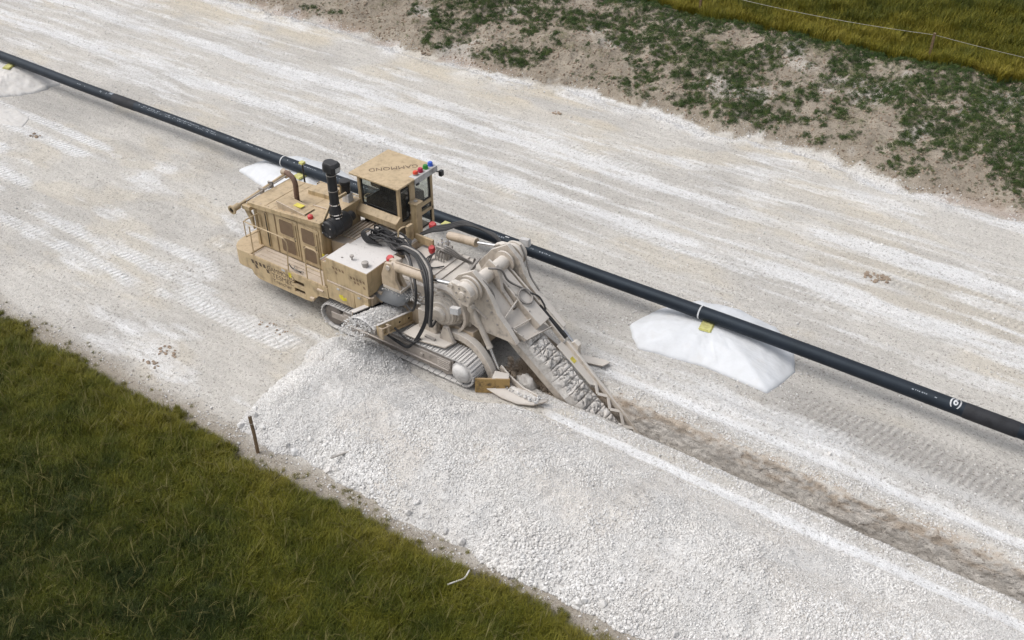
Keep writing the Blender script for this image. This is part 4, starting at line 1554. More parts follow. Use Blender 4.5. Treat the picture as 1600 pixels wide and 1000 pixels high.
# front tube with flange and brackets
part(MB().cyl((-6.30, -1.25, 2.78), (-6.22, .78, 3.02), .055, n=14), 'front_tube', 'tan', 0)
part(MB().cyl((-6.12, -1.0, 2.92), (-6.12, .75, 3.02), .025, n=8), 'front_rod', 'steel', 0)
part(MB().lathe((-6.31, -1.47, 2.75), (.03, 1, .1), [(0, .085), (.0, .15), (.05, .155), (.07, .10), (.3, .10), (.32, .06)], 18, close=False), 'tube_flange', 'tan', 0)
part(MB().lathe((-6.309, -1.43, 2.754), (.03, 1, .1), [(0, .09), (.02, .09)], 18), 'tube_bore', 'cavity', 0)
part(MB().box(-6.25, -5.92, -1.12, -.95, 2.66, 2.80), 'tube_bracket', 'tan', .015)
part(MB().prism([(-6.28, 2.72), (-6.10, 2.72), (-6.0, 2.55), (-5.93, 2.45), (-5.93, 2.0), (-6.05, 2.3)], 'y', -1.06, -.97), 'tube_gusset', 'tan', .01)
part(MB().lathe((-6.18, .70, 3.01), (.03, 1, .1), [(0, .05), (.0, .11), (.10, .12), (.2, .10), (.22, .0)], 16), 'tube_end', 'tan_dusty', 0)
for yy in (-.3, .1):
    part(MB().box(-6.3, -6.1, yy - .03, yy + .03, 2.83 + yy * .1, 3.05 + yy * .1), 'tube_clamp', 'steel', .006)
part(MB().tube(smooth_path([(-6.2, .0, 3.05), (-6.05, .05, 3.1), (-5.95, -.1, 3.04), (-6.0, -.2, 3.0)], 5), .014, 6), 'cable', 'rubber', 0)
# rod with yellow lamp at the far roof edge
part(MB().cyl((-5.45, .83, 2.4), (-5.45, .83, 3.58), .028, n=10), 'lamp_rod', 'black', 0)
part(MB().box(-5.53, -5.37, .75, .91, 3.58, 3.66), 'lamp_head', 'pad', .02)

# frame behind the house
part(MB().bar([(-3.06, -.92, 3.06), (-3.06, -.42, 3.62)], .09, .06, up=(1, 0, 0)), 'stack_frame', 'tan', .008)
part(MB().bar([(-3.06, -.46, 3.60), (-3.06, .2, 3.60)], .09, .06, up=(1, 0, 0)), 'stack_frame', 'tan', .008)
part(MB().tube(smooth_path([(-3.3, .2, 3.55), (-3.3, .22, 3.75), (-3.28, .05, 3.85), (-3.2, -.1, 3.72)], 5), .03, 8), 'stack_hook', 'tan', 0)

# --- air cleaner with intake stack
part(MB(xf=lambda x, y, z: (-2.90 + (x + 2.90) * 1.16, y, 2.92 + (z - 2.92) * 1.16)).lathe((-2.90, -.90, 2.92), (0, 1, 0), [(0, .0), (0, .10), (-.02, .11), (-.02, .19), (0, .225), (.03, .24), (.10, .24), (.11, .262), (.14, .262), (.15, .245), (.34, .25), (.36, .265), (.39, .265), (.41, .25), (.78, .245), (.86, .20), (.92, .13), (1.08, .13), (1.12, .11)], 32), 'air_cleaner', 'black', 0)
for k in range(4):
    a = R(35 + 90 * k)
    part(MB().box(-2.90 + .2 * math.cos(a) - .02, -2.90 + .2 * math.cos(a) + .02, -.93, -.91, 2.92 + .2 * math.sin(a) - .02, 2.92 + .2 * math.sin(a) + .02), 'cleaner_clip', 'lightgrey', .004)
part(MB().lathe((-2.90, -.47, 3.10), (0, 0, 1), [(0, .22), (.06, .19), (.10, .19), (.13, .165), (.16, .185), (.20, .19), (.24, .17), (.34, .175), (.40, .155), (.50, .15), (.56, .135)], 24), 'rubber_elbow', 'rubber', 0)
for z, r in ((3.20, .196), (3.30, .196), (3.60, .155)):
    part(MB().lathe((-2.90, -.47, z), (0, 0, 1), [(0, r - .01), (0, r), (.035, r), (.035, r - .01)], 24, False), 'hose_clamp', 'chrome', 0)
part(MB().cyl((-2.90, -.47, 3.60), (-2.90, -.47, 4.72), .138, n=24), 'intake_stack', 'black', 0)
for z in (4.05, 4.55):
    part(MB().lathe((-2.90, -.47, z), (0, 0, 1), [(0, .136), (0, .146), (.02, .146), (.02, .136)], 24, False), 'stack_strap', 'steel', 0)
cap = MB()
capo = []
for a in np.linspace(-110, 110, 12): capo.append((-2.93 - .17 * math.cos(R(a)) , -.47 + .17 * math.sin(R(a))))
capo2 = [(-2.72, -.47 + .16), (-2.64, -.47 + .05), (-2.64, -.47 - .09), (-2.72, -.47 - .17)]
ring0 = [(x_, y_, 4.70) for x_, y_ in capo + capo2]
ring1 = [(x_ + .01, y_, 4.88) for x_, y_ in capo + capo2]
ring2 = [(-2.86 + (x_ + 2.86) * .8, -.47 + (y_ + .47) * .8, 4.97) for x_, y_ in capo + capo2]
nn = len(ring0)
cap.add(ring0 + ring1 + ring2, [tuple(range(nn)), tuple(range(2 * nn, 3 * nn))] + [(i + r * nn, (i + 1) % nn + r * nn, (i + 1) % nn + (r + 1) * nn, i + (r + 1) * nn) for r in range(2) for i in range(nn)])
cap.v = [(-2.88 + (x_ + 2.88) * 1.18, -.47 + (y_ + .47) * 1.18, z_) for x_, y_, z_ in cap.v]
part(cap, 'rain_hood', 'black', .01)
part(MB().box(-2.63, -2.585, -.58, -.40, 4.73, 4.87), 'hood_screen', 'lightgrey', .004)

# pre-cleaner on its stand
part(MB().box(-3.42, -3.16, .36, .58, 2.9, 3.42), 'filter_stand', 'lightgrey', .02)
part(MB().lathe((-3.34, .46, 3.40), (0, 0, 1), [(0, .13), (.04, .15), (.30, .155), (.31, .17), (.36, .17), (.42, .16), (.44, .0)], 22), 'fluid_canister', 'black', 0)
part(MB().tube(smooth_path([(-3.4, .7, 3.0), (-3.2, .75, 3.02), (-3.15, .8, 2.8), (-3.3, .9, 2.55)], 5), .018, 6), 'fuel_line', 'rubber', 0)
part(MB().tube(smooth_path([(-3.1, 1.0, 2.5), (-3.1, .9, 3.0), (-3.15, 1.1, 3.1), (-3.15, 1.3, 3.05)], 5), .015, 6), 'grab_handle', 'tan', 0)

# --- hood, tank and side boxes
part(MB().prism([(-3.08, 1.41), (-3.08, 2.40), (-2.40, 2.47), (-.86, 2.47), (-.80, 1.41)], 'y', -.62, .78), 'hood', 'tan_dusty', .015)
hp = part(MB().box(-2.36, -.90, -.60, .05, 2.47, 2.505), 'hood_plate', 'white_dust', .008)
part(MB().box(-2.36, -.90, .07, .72, 2.47, 2.50), 'hood_plate', 'white_dust', .008)
part(MB().box(-1.78, -1.68, -.18, -.06, 2.505, 2.51), 'plate_hole', 'cavity', 0, hp)
for k in range(5):
    part(MB().box(-3.02 + k * .14, -2.94 + k * .14, -.3, .75, 2.41 + k * .014, 2.46 + k * .014), 'tread_rib', 'tan_dusty', .006)
part(MB().box(-2.42, -.80, -1.5, .9, 1.41, 1.70), 'sill_beam', 'tan_dusty', .01)
for xa, xb in ((-2.43, -1.40), (-1.385, -.86)):
    part(MB().prism([(xa, 1.14), (xa, 1.70), (xb, 1.70), (xb, 1.14 if xb < -1 else 1.26)], 'y', -1.6, -1.51), 'side_locker', 'tan', .008)
part(MB().tube([(-2.43, -1.58, 1.745), (-.8, -1.58, 1.745), (-.72, -1.5, 1.745)], .024, 8), 'locker_rail', 'tan_dusty', 0)
for x in (-2.0, -1.2):
    part(MB().box(x - .05, x + .05, -1.615, -1.6, 1.58, 1.64), 'locker_latch', 'lightgrey', .004)
part(MB().prism([(-2.0, 1.42), (-1.86, 1.45), (-1.82, 1.36), (-1.72, 1.42), (-1.70, 1.30), (-1.86, 1.25), (-1.98, 1.31)], 'y', -1.604, -1.6), 'sticker', 'yellow', 0)
tank = part(MB().box(-2.39, -.83, -1.585, -.625, 1.775, 2.55), 'tank', 'tan', .012)
part(MB().box(-2.375, -.845, -1.57, -.64, 2.55, 2.558), 'dust_layer', 'white_dust', 0, tank)
part(MB().lathe((-1.66, -1.25, 2.55), (0, 0, 1), [(0, .022), (.10, .022), (.11, .06), (.16, .06), (.17, 0)], 12), 'breather', 'steel', 0, tank)
part(MB().lathe((-1.12, -1.30, 2.55), (0, 0, 1), [(0, .085), (.08, .085), (.085, .10), (.15, .10), (.16, .08), (.165, 0)], 18), 'filler_cap', 'steel', 0, tank)
part(MB().box(-2.0, -1.95, -1.35, -1.30, 2.55, 2.58), 'lifting_eye', 'steel', .005, tank)
for row, (x0, z0, n_) in enumerate(((-2.16, 2.34, 4), (-2.08, 2.21, 1), (-1.50, 2.26, 5), (-1.36, 2.14, 2), (-1.02, 2.08, 1))):
    for k in range(n_):
        x = x0 + k * .12
        part(MB().prism([(x, z0), (x + .075, z0), (x + .10, z0 - .085), (x + .025, z0 - .085)], 'y', -1.589, -1.585), 'chequer_mark', 'print_faded', 0, tank)
# rounded column beside the tank
colp = [(-2.44, -1.16), (-2.44, -1.50), (-2.52, -1.53), (-2.62, -1.52), (-2.70, -1.46), (-2.74, -1.36), (-2.74, -1.16)]
part(MB().prism(colp, 'z', 1.44, 2.32), 'step_column', 'tan', .015)
for k in range(3):
    part(MB().box(-2.72 + k * .09, -2.67 + k * .09, -1.5, -1.18, 2.32, 2.335), 'step_grip', 'pink' if k % 2 else 'steel', .004)
part(MB().tube(smooth_path([(-4.3, -1.3, 1.45), (-4.0, -1.45, 1.5), (-3.8, -1.42, 1.47), (-3.6, -1.5, 1.52)], 5), .016, 6), 'loose_cable', 'rubber', 0)
part(MB().tube(smooth_path([(-4.1, -1.25, 1.46), (-3.85, -1.5, 1.54), (-3.6, -1.38, 1.47)], 5), .014, 6), 'loose_cable', 'hose_dusty', 0)

# --- cab
cx0, cx1, cy0, cy1, cz0, cz1 = -3.12, -1.52, .76, 2.34, 2.70, 3.96
cab = part(MB().box(cx0, cx1, cy0, cy1, 2.60, 2.70), 'cab_floor', 'tan_clean', .01)
for x_, y_, z0 in ((cx0, cy0, 2.7), (cx1, cy0, 2.7), (cx0, cy1, 2.05), (cx1, cy1, 2.05)):
    xa = x_ if x_ == cx0 else x_ - .10
    ya = y_ if y_ == cy0 else y_ - .10
    part(MB().box(xa, xa + .10, ya, ya + .10, z0, cz1), 'cab_post', 'tan_clean', .015, cab)
rf = part(MB().box(-3.32, -1.42, .64, 2.46, cz1, 4.02), 'cab_roof', 'tan_clean', .015)
part(MB().box(-3.10, -1.55, .78, 2.32, cz1 - .06, cz1), 'roof_frame', 'tan_clean', .01, rf)
part(MB().box(-1.44, -1.40, 1.40, 2.46, 3.84, 4.03), 'beacon_bar', 'lightgrey', .01, rf)
part(MB().box(-1.66, -1.40, 1.42, 2.46, 4.022, 4.035), 'beacon_plate', 'lightgrey', .006, rf)
for y_, m_ in ((1.62, 'red_orange'), (1.85, 'magenta'), (2.09, 'green'), (2.32, 'blue')):
    bo = part(MB().cyl((-1.56, y_, 4.034), (-1.56, y_, 4.075), .085, n=18), 'beacon_base', 'steel' if m_ == 'red_orange' else m_, .004, rf)
    part(MB().lathe((-1.56, y_, 4.075), (0, 0, 1), [(0, .078), (.05, .08), (.085, .06), (.095, 0)], 18), 'beacon', m_, 0, rf)
part(MB().tube([(-1.40, 2.40, 3.85), (-1.34, 2.52, 3.80)], .018, 6), 'camera_arm', 'black', 0, rf)
part(MB().box(-1.40, -1.28, 2.48, 2.62, 3.66, 3.84), 'camera', 'black', .02, rf)
part(MB().box(-1.41, -1.37, 1.42, 1.56, 3.80, 3.86), 'work_lamp', 'black', .01, rf)
# roof lettering reads from the far rear corner towards the near front corner
tdir = Vector((-.70, -.715, 0)).normalized()
tup = Vector((tdir.y, -tdir.x, 0))
tup = -tup if tup.dot(Vector((-1, 1, 0))) > 0 else tup
tup = Vector((0, 0, 1)).cross(tdir)
torg = Vector((-1.86, 2.12, 4.022))
text_mesh('GAMMOND', .28, lambda u, v, w: torg + tdir * u + tup * (v - .1) + Vector((0, 0, w)), M['print_dark'], rf, 'lettering', .001, stretch=1.0)
# near side: ledge and window
part(MB().prism([(.76, 2.60), (.58, 2.66), (.56, 2.86), (.62, 2.90), (.76, 3.02)], 'x', cx0, cx1), 'cab_ledge', 'tan_clean', .012, cab)
part(MB().prism([(.58, 2.60), (.58, 2.90), (.76, 3.02), (.76, 2.60)], 'x', cx1 - .02, cx1 + .02), 'ledge_end', 'tan_clean', .005, cab)


def window(plane, c, a0, a1, z0, z1, fw=.035, r=.07):
    """framed pane on plane 'x' or 'y' at c"""
    ax = plane
    outer = rrect(a0, a1, z0, z1, r)
    inner = rrect(a0 + fw, a1 - fw, z0 + fw, z1 - fw, max(.02, r - fw * .5))
    mb = MB()
    n = len(outer)
    def P(q, t): return (q[0], t, q[1]) if ax == 'y' else (t, q[0], q[1])
    vs = [P(q, c - .015) for q in outer] + [P(q, c - .015) for q in inner] + [P(q, c + .015) for q in outer] + [P(q, c + .015) for q in inner]
    fs = []
    for i in range(n):
        j = (i + 1) % n
        fs += [(i, j, n + j, n + i), (2 * n + i, 3 * n + i, 3 * n + j, 2 * n + j), (i, 2 * n + i, 2 * n + j, j), (n + i, n + j, 3 * n + j, 3 * n + i)]
    mb.add(vs, fs)
    f_ = part(mb, 'window_frame', 'rubber', 0, cab)
    part(MB().prism(inner, ax, c - .004, c + .004), 'pane', 'glass', 0, cab)


window('y', cy0 + .05, cx0 + .12, cx1 - .10, 3.03, 3.90)
window('x', cx0 + .05, cy0 + .12, cy1 - .12, 2.85, 3.90)
window('y', cy1 - .05, cx0 + .12, cx1 - .12, 2.85, 3.90)
window('x', cx1 - .04, cy0 + .10, cy0 + .50, 2.80, 3.82)
window('x', cx1 - .04, cy0 + .74, cy1 - .10, 3.02, 3.90)
window('x', cx1 - .04, cy0 + .74, cy1 - .10, 2.12, 2.86)
part(MB().box(cx1 - .09, cx1, cy0 + .50, cy0 + .74, 2.10, cz1), 'cab_post', 'tan_clean', .01, cab)
part(MB().box(cx1 - .08, cx1, cy0 + .74, cy1 - .10, 2.88, 3.0), 'cab_crossbar', 'tan_clean', .01, cab)
part(MB().box(cx1 - .08, cx1, cy0 + .10, cy1 - .10, 3.90, 3.955), 'cab_crossbar', 'tan_clean', .01, cab)
part(MB().box(cx0, cx1 - .10, 1.30, cy1 - .1, 2.02, 2.08), 'foot_well', 'tan_dusty', .01, cab)
part(MB().box(cx0, cx0 + .06, 1.30, cy1 - .10, 2.08, 2.60), 'foot_well_wall', 'tan_clean', .01, cab)
# things inside the cab
part(MB().box(cx0 + .12, cx1 - .12, cy0 + .12, cy1 - .12, 2.70, 2.715), 'floor_mat', 'black', .0, cab)
part(MB().box(cx0 + .1, cx1 - .1, cy0 + .1, cy1 - .1, 3.88, 3.895), 'cab_lining', 'black', .0, cab)
part(MB().prism([(-3.0, 2.715), (-3.0, 3.12), (-2.86, 3.22), (-2.7, 2.95), (-2.7, 2.715)], 'y', .95, 2.2), 'dashboard', 'black', .02, cab)
part(MB().box(-2.6, -1.75, 2.0, 2.2, 2.715, 3.2), 'control_box', 'black', .03, cab)
part(MB().box(-2.75, -2.15, 1.35, 1.95, 2.70, 3.05), 'seat', 'black', .05, cab)
part(MB().box(-2.82, -2.66, 1.35, 1.95, 3.05, 3.62), 'seat_back', 'black', .05, cab)
part(MB().prism([(-1.98, 2.7), (-1.98, 3.25), (-1.80, 3.35), (-1.62, 3.20), (-1.62, 2.7)], 'y', 1.0, 1.22), 'console', 'black', .02, cab)
duct = []
for k in range(25):
    duct.append((k * .04, .115 + .014 * (k % 2)))
part(MB().lathe((-2.68, .98, 3.74), (1, .0, -.03), duct, 18), 'flexible_duct', 'rubber', 0, cab)
part(MB().lathe((-1.70, .98, 3.71), (1, 0, 0), [(0, .07), (.06, .07)], 12), 'duct_end', 'steel', 0, cab)
part(MB().bar([(-2.3, .9, 3.05), (-2.05, .92, 3.45)], .04, .03), 'lever', 'black', .004, cab)
# pedestal and lift mast
part(MB().box(-2.85, -1.75, .82, 1.45, 1.41, 2.60), 'cab_pedestal', 'tan_dusty', .015)
part(MB().box(-2.70, -2.0, .806, .82, 1.95, 2.58), 'pedestal_panel', 'white_panel', .004)
part(MB().box(-2.90, -2.78, .7, .95, 1.8, 2.6), 'pedestal_recess', 'cavity', .01)
part(MB().box(-1.38, -1.14, 1.08, 1.32, 1.6, 3.38), 'lift_mast', 'tan', .02)
part(MB().box(-1.42, -1.10, 1.04, 1.36, 3.38, 3.43), 'mast_cap', 'tan', .01)
part(MB().cyl((-1.26, 1.2, 3.43), (-1.26, 1.2, 3.46), .06, n=14), 'mast_bolt', 'steel', .004)
for z in (2.7, 3.0, 3.3):
    part(MB().box(-1.44, -1.36, 1.12, 1.18, z, z + .06), 'mast_lug', 'tan_dusty', .006)
part(MB().box(-1.08, -.98, .46, .70, 2.35, 3.02), 'hose_post', 'tan', .012)
part(MB().tube(smooth_path([(-1.03, .46, 3.0), (-1.05, .35, 3.05), (-1.1, .2, 3.0), (-1.1, .15, 2.8)], 5), .025, 8), 'hose_hook', 'tan', 0)
part(MB().box(-.95, -.3, .72, .80, 2.4, 2.66), 'hose_tray', 'tan', .01)

# --- rear superstructure
part(MB().prism([(-.80, 1.41), (-.80, 2.28), (.3, 2.36), (1.75, 2.30), (2.1, 1.9), (2.1, 1.41)], 'y', -.72, 1.05), 'rear_hood', 'tan_caked', .03)
for x in (.45, .72):
    part(MB().box(x, x + .13, -.60, 1.0, 2.345, 2.385), 'hood_rib', 'tan_caked', .012)
part(MB().prism([(-.48, 2.25), (-.48, 2.6), (-.32, 3.02), (-.1, 3.05), (.05, 2.9), (.02, 2.55), (.18, 2.25)], 'y', -1.16, -1.04), 'cylinder_bracket', 'tan_dusty', .015)
part(MB().prism([(-.48, 2.25), (-.48, 2.6), (-.32, 3.02), (-.1, 3.05), (.05, 2.9), (.02, 2.55), (.18, 2.25)], 'y', -1.36, -1.26), 'cylinder_bracket', 'tan_dusty', .015)
part(MB().box(-.45, .2, -1.36, -.70, 2.16, 2.26), 'bracket_base', 'tan_caked', .015)
part(MB().cyl((-.2, -1.40, 2.9), (-.2, -1.0, 2.9), .075, n=16), 'bracket_pin', 'tan_caked', .01)
part(MB().prism([(-.5, 2.2), (-.5, 2.3), (1.5, 2.3), (1.75, 2.1), (1.75, 1.5), (.55, 1.5), (.5, 2.0)], 'y', -.86, -.72), 'side_beam', 'tan_caked', .03)


def hydraulic(p0, p1, p2, r, rr, m='tan_dusty', name='lift_cylinder'):
    b_ = part(MB().cyl(p0, p1, r, n=22), name, m, .015)
    d = (Vector(p1) - Vector(p0)).normalized()
    q1 = Vector(p1)
    part(MB().cyl(q1 - d * .02, q1 + d * .06, r * 1.08, n=22), 'gland', m, .01, b_)
    part(MB().cyl(q1, p2, rr, n=16), 'piston_rod', 'chrome', 0, b_)
    return b_


hydraulic((-.2, -1.21, 2.9), (1.18, -1.21, 2.96), (1.95, -1.21, 3.10), .135, .055)
part(MB().cyl((.95, -1.21, 2.95), (1.10, -1.21, 2.955), .15, n=20), 'cylinder_band', 'tan_dusty', .01)
part(MB().tube([(-.05, -1.21, 3.06), (.3, -1.21, 3.10), (1.05, -1.21, 3.13)], .018, 6), 'oil_line', 'tan_dusty', 0)
hydraulic((.05, 1.05, 2.80), (1.0, 1.05, 2.90), (1.80, 1.05, 3.06), .13, .055)
part(MB().prism([(1.82, 3.12), (1.95, 3.22), (2.1, 3.22), (2.6, 3.0), (2.5, 2.6), (2.2, 2.6)], 'y', -1.30, -1.12), 'rod_eye', 'tan_caked', .02)
part(MB().prism([(1.72, 3.12), (1.9, 3.22), (2.1, 3.24), (2.6, 3.0), (2.5, 2.6), (2.2, 2.6)], 'y', .96, 1.14), 'rod_eye', 'tan_caked', .02)
part(MB().cyl((1.95, -1.34, 3.11), (1.95, -1.08, 3.11), .06, n=14), 'eye_pin', 'tan_caked', .008)

# boom pivot
PX, PZ = 2.3, 2.95
part(MB().cyl((PX, -1.05, PZ), (PX, 1.05, PZ), .20, n=30), 'pivot_tube', 'tan_caked', .0)
part(MB().lathe((PX, -1.02, PZ), (0, -1, 0), [(0, .33), (.06, .34), (.08, .29), (.26, .29), (.28, .27), (.29, .10), (.33, .09), (.34, 0)], 30), 'pivot_disc', 'tan_caked', 0)
part(MB().lathe((PX, 1.02, PZ), (0, 1, 0), [(0, .36), (.06, .37), (.07, .32), (.14, .32), (.15, .36), (.21, .36), (.22, .30), (.32, .29), (.34, .10), (.38, 0)], 30), 'pivot_disc', 'tan_caked', 0)
for yy, r in ((-.98, .38), (-.62, .30), (.62, .32), (.95, .40)):
    part(MB().lathe((PX, yy, PZ), (0, 1, 0), [(0, r - .05), (0, r), (.06, r), (.06, r - .05)], 30), 'pivot_collar', 'tan_caked', 0)
for a in range(6):
    t = R(a * 60)
    part(MB().cyl((PX + .19 * math.cos(t), -1.30, PZ + .19 * math.sin(t)), (PX + .19 * math.cos(t), -1.33, PZ + .19 * math.sin(t)), .025, n=8), 'pivot_bolt', 'steel', 0)
part(MB().prism([(2.03, 2.34), (2.32, 2.40), (2.30, 2.60), (2.02, 2.54)], 'y', -1.52, -1.38), 'sensor_box', 'lightgrey', .008)
part(MB().prism([(2.32, 3.10), (2.62, 3.14), (2.60, 3.36), (2.30, 3.32)], 'y', 1.36, 1.50), 'sensor_box', 'lightgrey', .008)

# chain drive gearbox
part(MB().lathe((1.38, -.72, 1.86), (0, -1, 0), [(0, .56), (.10, .58), (.12, .52), (.20, .50), (.22, .45), (.30, .45), (.31, .42), (.37, .42), (.39, .36), (.44, .34), (.46, .24), (.52, .23), (.56, .18), (.57, 0)], 36), 'drive_gearbox', 'tan_caked', 0)
for k in range(12):
    t = R(k * 30)
    part(MB().cyl((1.38 + .475 * math.cos(t), -.92, 1.86 + .475 * math.sin(t)), (1.38 + .475 * math.cos(t), -.955, 1.86 + .475 * math.sin(t)), .025, n=6), 'gearbox_bolt', 'tan_caked', 0)
gd_ = []
for a in np.linspace(-50, 110, 18): gd_.append((1.42 + .72 * math.cos(R(a)), 1.86 + .72 * math.sin(R(a))))
for a in np.linspace(110, -50, 18): gd_.append((1.42 + .64 * math.cos(R(a)), 1.86 + .64 * math.sin(R(a))))
part(MB().prism(gd_, 'y', -.98, -.72), 'drive_guard', 'tan_caked', .006)
part(MB().box(.55, 1.2, -1.12, -.9, .95, 1.7), 'gearbox_bracket', 'tan_caked', .03)
part(MB().prism([(.35, -1.58), (.95, -1.60), (1.75, -1.45), (1.85, -1.05), (1.4, -.9), (.45, -.95)], 'z', .985, 1.045), 'track_guard', 'tan_caked', .015)
part(MB().box(1.0, 1.35, -1.42, -1.34, 1.045, 1.12), 'guard_step', 'steel', .01)
part(MB().prism([(1.35, 1.02), (1.5, 1.5), (1.65, 1.5), (1.85, 1.02)], 'y', -1.2, -1.1), 'guard_stay', 'tan_caked', .01)

# --- conveyor throwing the spoil to the near side
def cv(x, s, h):
    """s from 0 (inside) to 1 (mouth) ; h above the belt line"""
    return (x, -.35 + s * -1.98, 1.0 + s * .50 + h)


def slab(x0, x1, s0, s1, h0, h1):
    vs = [cv(x0, s0, h0), cv(x1, s0, h0), cv(x1, s1, h0), cv(x0, s1, h0), cv(x0, s0, h1), cv(x1, s0, h1), cv(x1, s1, h1), cv(x0, s1, h1)]
    return MB().add(vs, [(0, 1, 2, 3), (4, 5, 6, 7), (0, 1, 5, 4), (1, 2, 6, 5), (2, 3, 7, 6), (3, 0, 4, 7)])


part(slab(.07, .13, 0, 1.0, -.22, .12), 'conveyor_board', 'tan', .008)
part(slab(.068, .134, 0, 1.0, .121, .15), 'board_dust', 'white_dust', .008)
part(slab(-.96, -.90, 0, .93, -.12, .10), 'conveyor_board', 'tan_dusty', .008)
part(slab(-1.03, -.86, 0, .93, .101, .135), 'board_dust', 'white_dust', .01)
part(slab(-.897, -.85, .1, .95, .02, .1), 'rubber_skirt', 'rubber', .004)
part(slab(-.89, .065, 0, 1.0, -.06, -.03), 'conveyor_belt', 'rubber', 0)
part(MB().cyl(cv(-.88, 1.0, -.12), cv(.06, 1.0, -.12), .09, n=18), 'belt_roller', 'steel', 0)
for s in (.35, .55, .78):
    a = cv(.13, s, -.05)
    part(MB().cyl(a, (a[0] + .006, a[1], a[2]), .035, n=12), 'board_hole', 'cavity', 0)
part(slab(.13, .24, .82, .86, -.20, .10), 'board_bracket', 'tan_dusty', .008)
part(slab(.13, .24, .97, 1.0, -.30, .08), 'board_bracket', 'tan_dusty', .008)
part(slab(.24, .27, .80, 1.0, .05, .08), 'bracket_bar', 'tan_dusty', .006)
part(slab(.24, .27, .97, 1.0, -.30, .05), 'bracket_bar', 'tan_dusty', .006)
part(slab(.13, .20, .25, .95, -.24, -.19), 'board_lip', 'tan', .006)
# grey hopper sheet above the belt
hop = MB()
HP_ = [[(-.95, -1.30, 1.72), (-.55, -1.36, 1.62), (-.1, -1.25, 1.55), (.1, -1.1, 1.60)],
       [(-.75, -.98, 1.98), (-.45, -1.02, 1.90), (.0, -.98, 1.86), (.25, -.9, 1.95)],
       [(-.62, -.80, 2.10), (-.35, -.82, 2.08), (.05, -.8, 2.05), (.4, -.75, 2.12)]]
vs_ = [p for r_ in HP_ for p in r_]
hop.add(vs_, [(r_ * 4 + k, r_ * 4 + k + 1, r_ * 4 + 5 + k, r_ * 4 + 4 + k) for r_ in range(2) for k in range(3)])
ho = part(hop, 'hopper_sheet', 'grey_steel', 0)
ho.modifiers.new('thickness', 'SOLIDIFY').thickness = .02
part(MB().box(-.80, -.66, -1.25, -.8, 1.45, 1.80), 'hopper_side', 'tan_dusty', .01)

# --- digging boom (local s along the boom, n square to it, y across)
BA = R(38)
bd = Vector((math.cos(BA), 0, -math.sin(BA)))
bn = Vector((math.sin(BA), 0, math.cos(BA)))


def B(s, y, n):
    return tuple(Vector((PX, y, PZ)) + bd * s + bn * n)


def bprism(poly, y0, y1):
    m_ = MB(xf=lambda s, y, n: B(s, y, n))
    return m_.prism(poly, 'y', y0, y1)


def bbox(s0, s1, y0, y1, n0, n1):
    return MB(xf=lambda s, y, n: B(s, y, n)).box(s0, s1, y0, y1, n0, n1)


bo = part(bbox(.5, 6.2, -.36, .40, -.95, -.42), 'boom', 'tan_caked', .02)
part(bprism([(-.3, .38), (.25, .36), (.55, .24), (1.0, .02), (1.45, -.05), (1.95, -.18), (1.98, -.30), (1.75, -.40), (1.0, -1.0), (.3, -1.25), (-.5, -.95), (-.5, -.2)], -.80, -.72), 'boom_cheek', 'tan_caked', .012)
part(bprism([(-.3, .40), (.25, .38), (.6, .16), (1.0, .05), (1.3, .02), (1.75, .0), (1.95, -.10), (1.9, -.30), (1.0, -1.0), (.3, -1.25), (-.5, -.95), (-.5, -.2)], .74, .82), 'boom_cheek', 'tan_caked', .012)
part(bprism([(-.28, .36), (.0, .42), (.22, .30), (.55, -.02), (1.15, -.12), (1.2, -.30), (-.2, -.4)], -.10, -.04), 'boom_plate', 'tan_caked', .012)
part(bbox(.1, 2.0, .06, .52, -.36, .05), 'boom_beam', 'tan_caked', .02)
part(bbox(.12, 1.75, .60, .66, -.30, .04), 'boom_plate', 'tan_caked', .012)
part(bprism([(.2, -.10), (1.3, -.20), (1.3, -.24), (.2, -.14)], -.72, -.10), 'boom_shield', 'tan_caked', .004)
# trapezoid chain cover with ribs
part(MB(xf=B).prism([(1.15, -.72), (1.95, -.50), (2.05, .50), (1.15, .50)], 'z', -.26, -.23) if False else MB().add(
    [B(1.2, -.72, -.24), B(2.0, -.52, -.20), B(2.25, .50, -.16), B(1.2, .06, -.16), B(1.2, -.72, -.28), B(2.0, -.52, -.24), B(2.25, .50, -.20), B(1.2, .06, -.20)],
    [(0, 1, 2, 3), (4, 5, 6, 7), (0, 1, 5, 4), (1, 2, 6, 5), (2, 3, 7, 6), (3, 0, 4, 7)]), 'chain_cover', 'tan_caked', .006)


def brib(p, q, h=.12, w=.03, name='cover_rib'):
    return part(MB().bar([B(*p), B(*q)], w, h, up=tuple(bn)), name, 'tan_caked', .006)


brib((1.22, -.74, -.16), (2.02, -.53, -.14))
brib((1.22, -.74, -.12), (1.05, .05, .00), .10)
brib((1.55, -.66, -.14), (1.75, .50, -.08), .10)
brib((2.02, -.53, -.14), (2.22, .50, -.10), .10)
brib((1.75, .50, -.06), (2.75, .50, -.12), .14, .05)
for k in range(4):
    part(MB().cyl(B(1.35 + k * .18, -.70 + k * .05, -.09), B(1.35 + k * .18, -.70 + k * .05, -.06), .022, n=8), 'cover_bolt', 'steel', 0)
# hose coil on the beam
ring = []
for k in range(60):
    a = k / 60 * 6.283 * 3
    rr_ = .215 + .012 * math.sin(a * 2.3) + .008 * (k // 20)
    ring.append(B(1.12 + rr_ * math.cos(a), .30 + rr_ * math.sin(a), .09 + .03 * (k / 60) + .01 * math.sin(a * 1.7)))
part(MB().tube(ring, .024, 7), 'hose_coil', 'hose_dusty', 0)
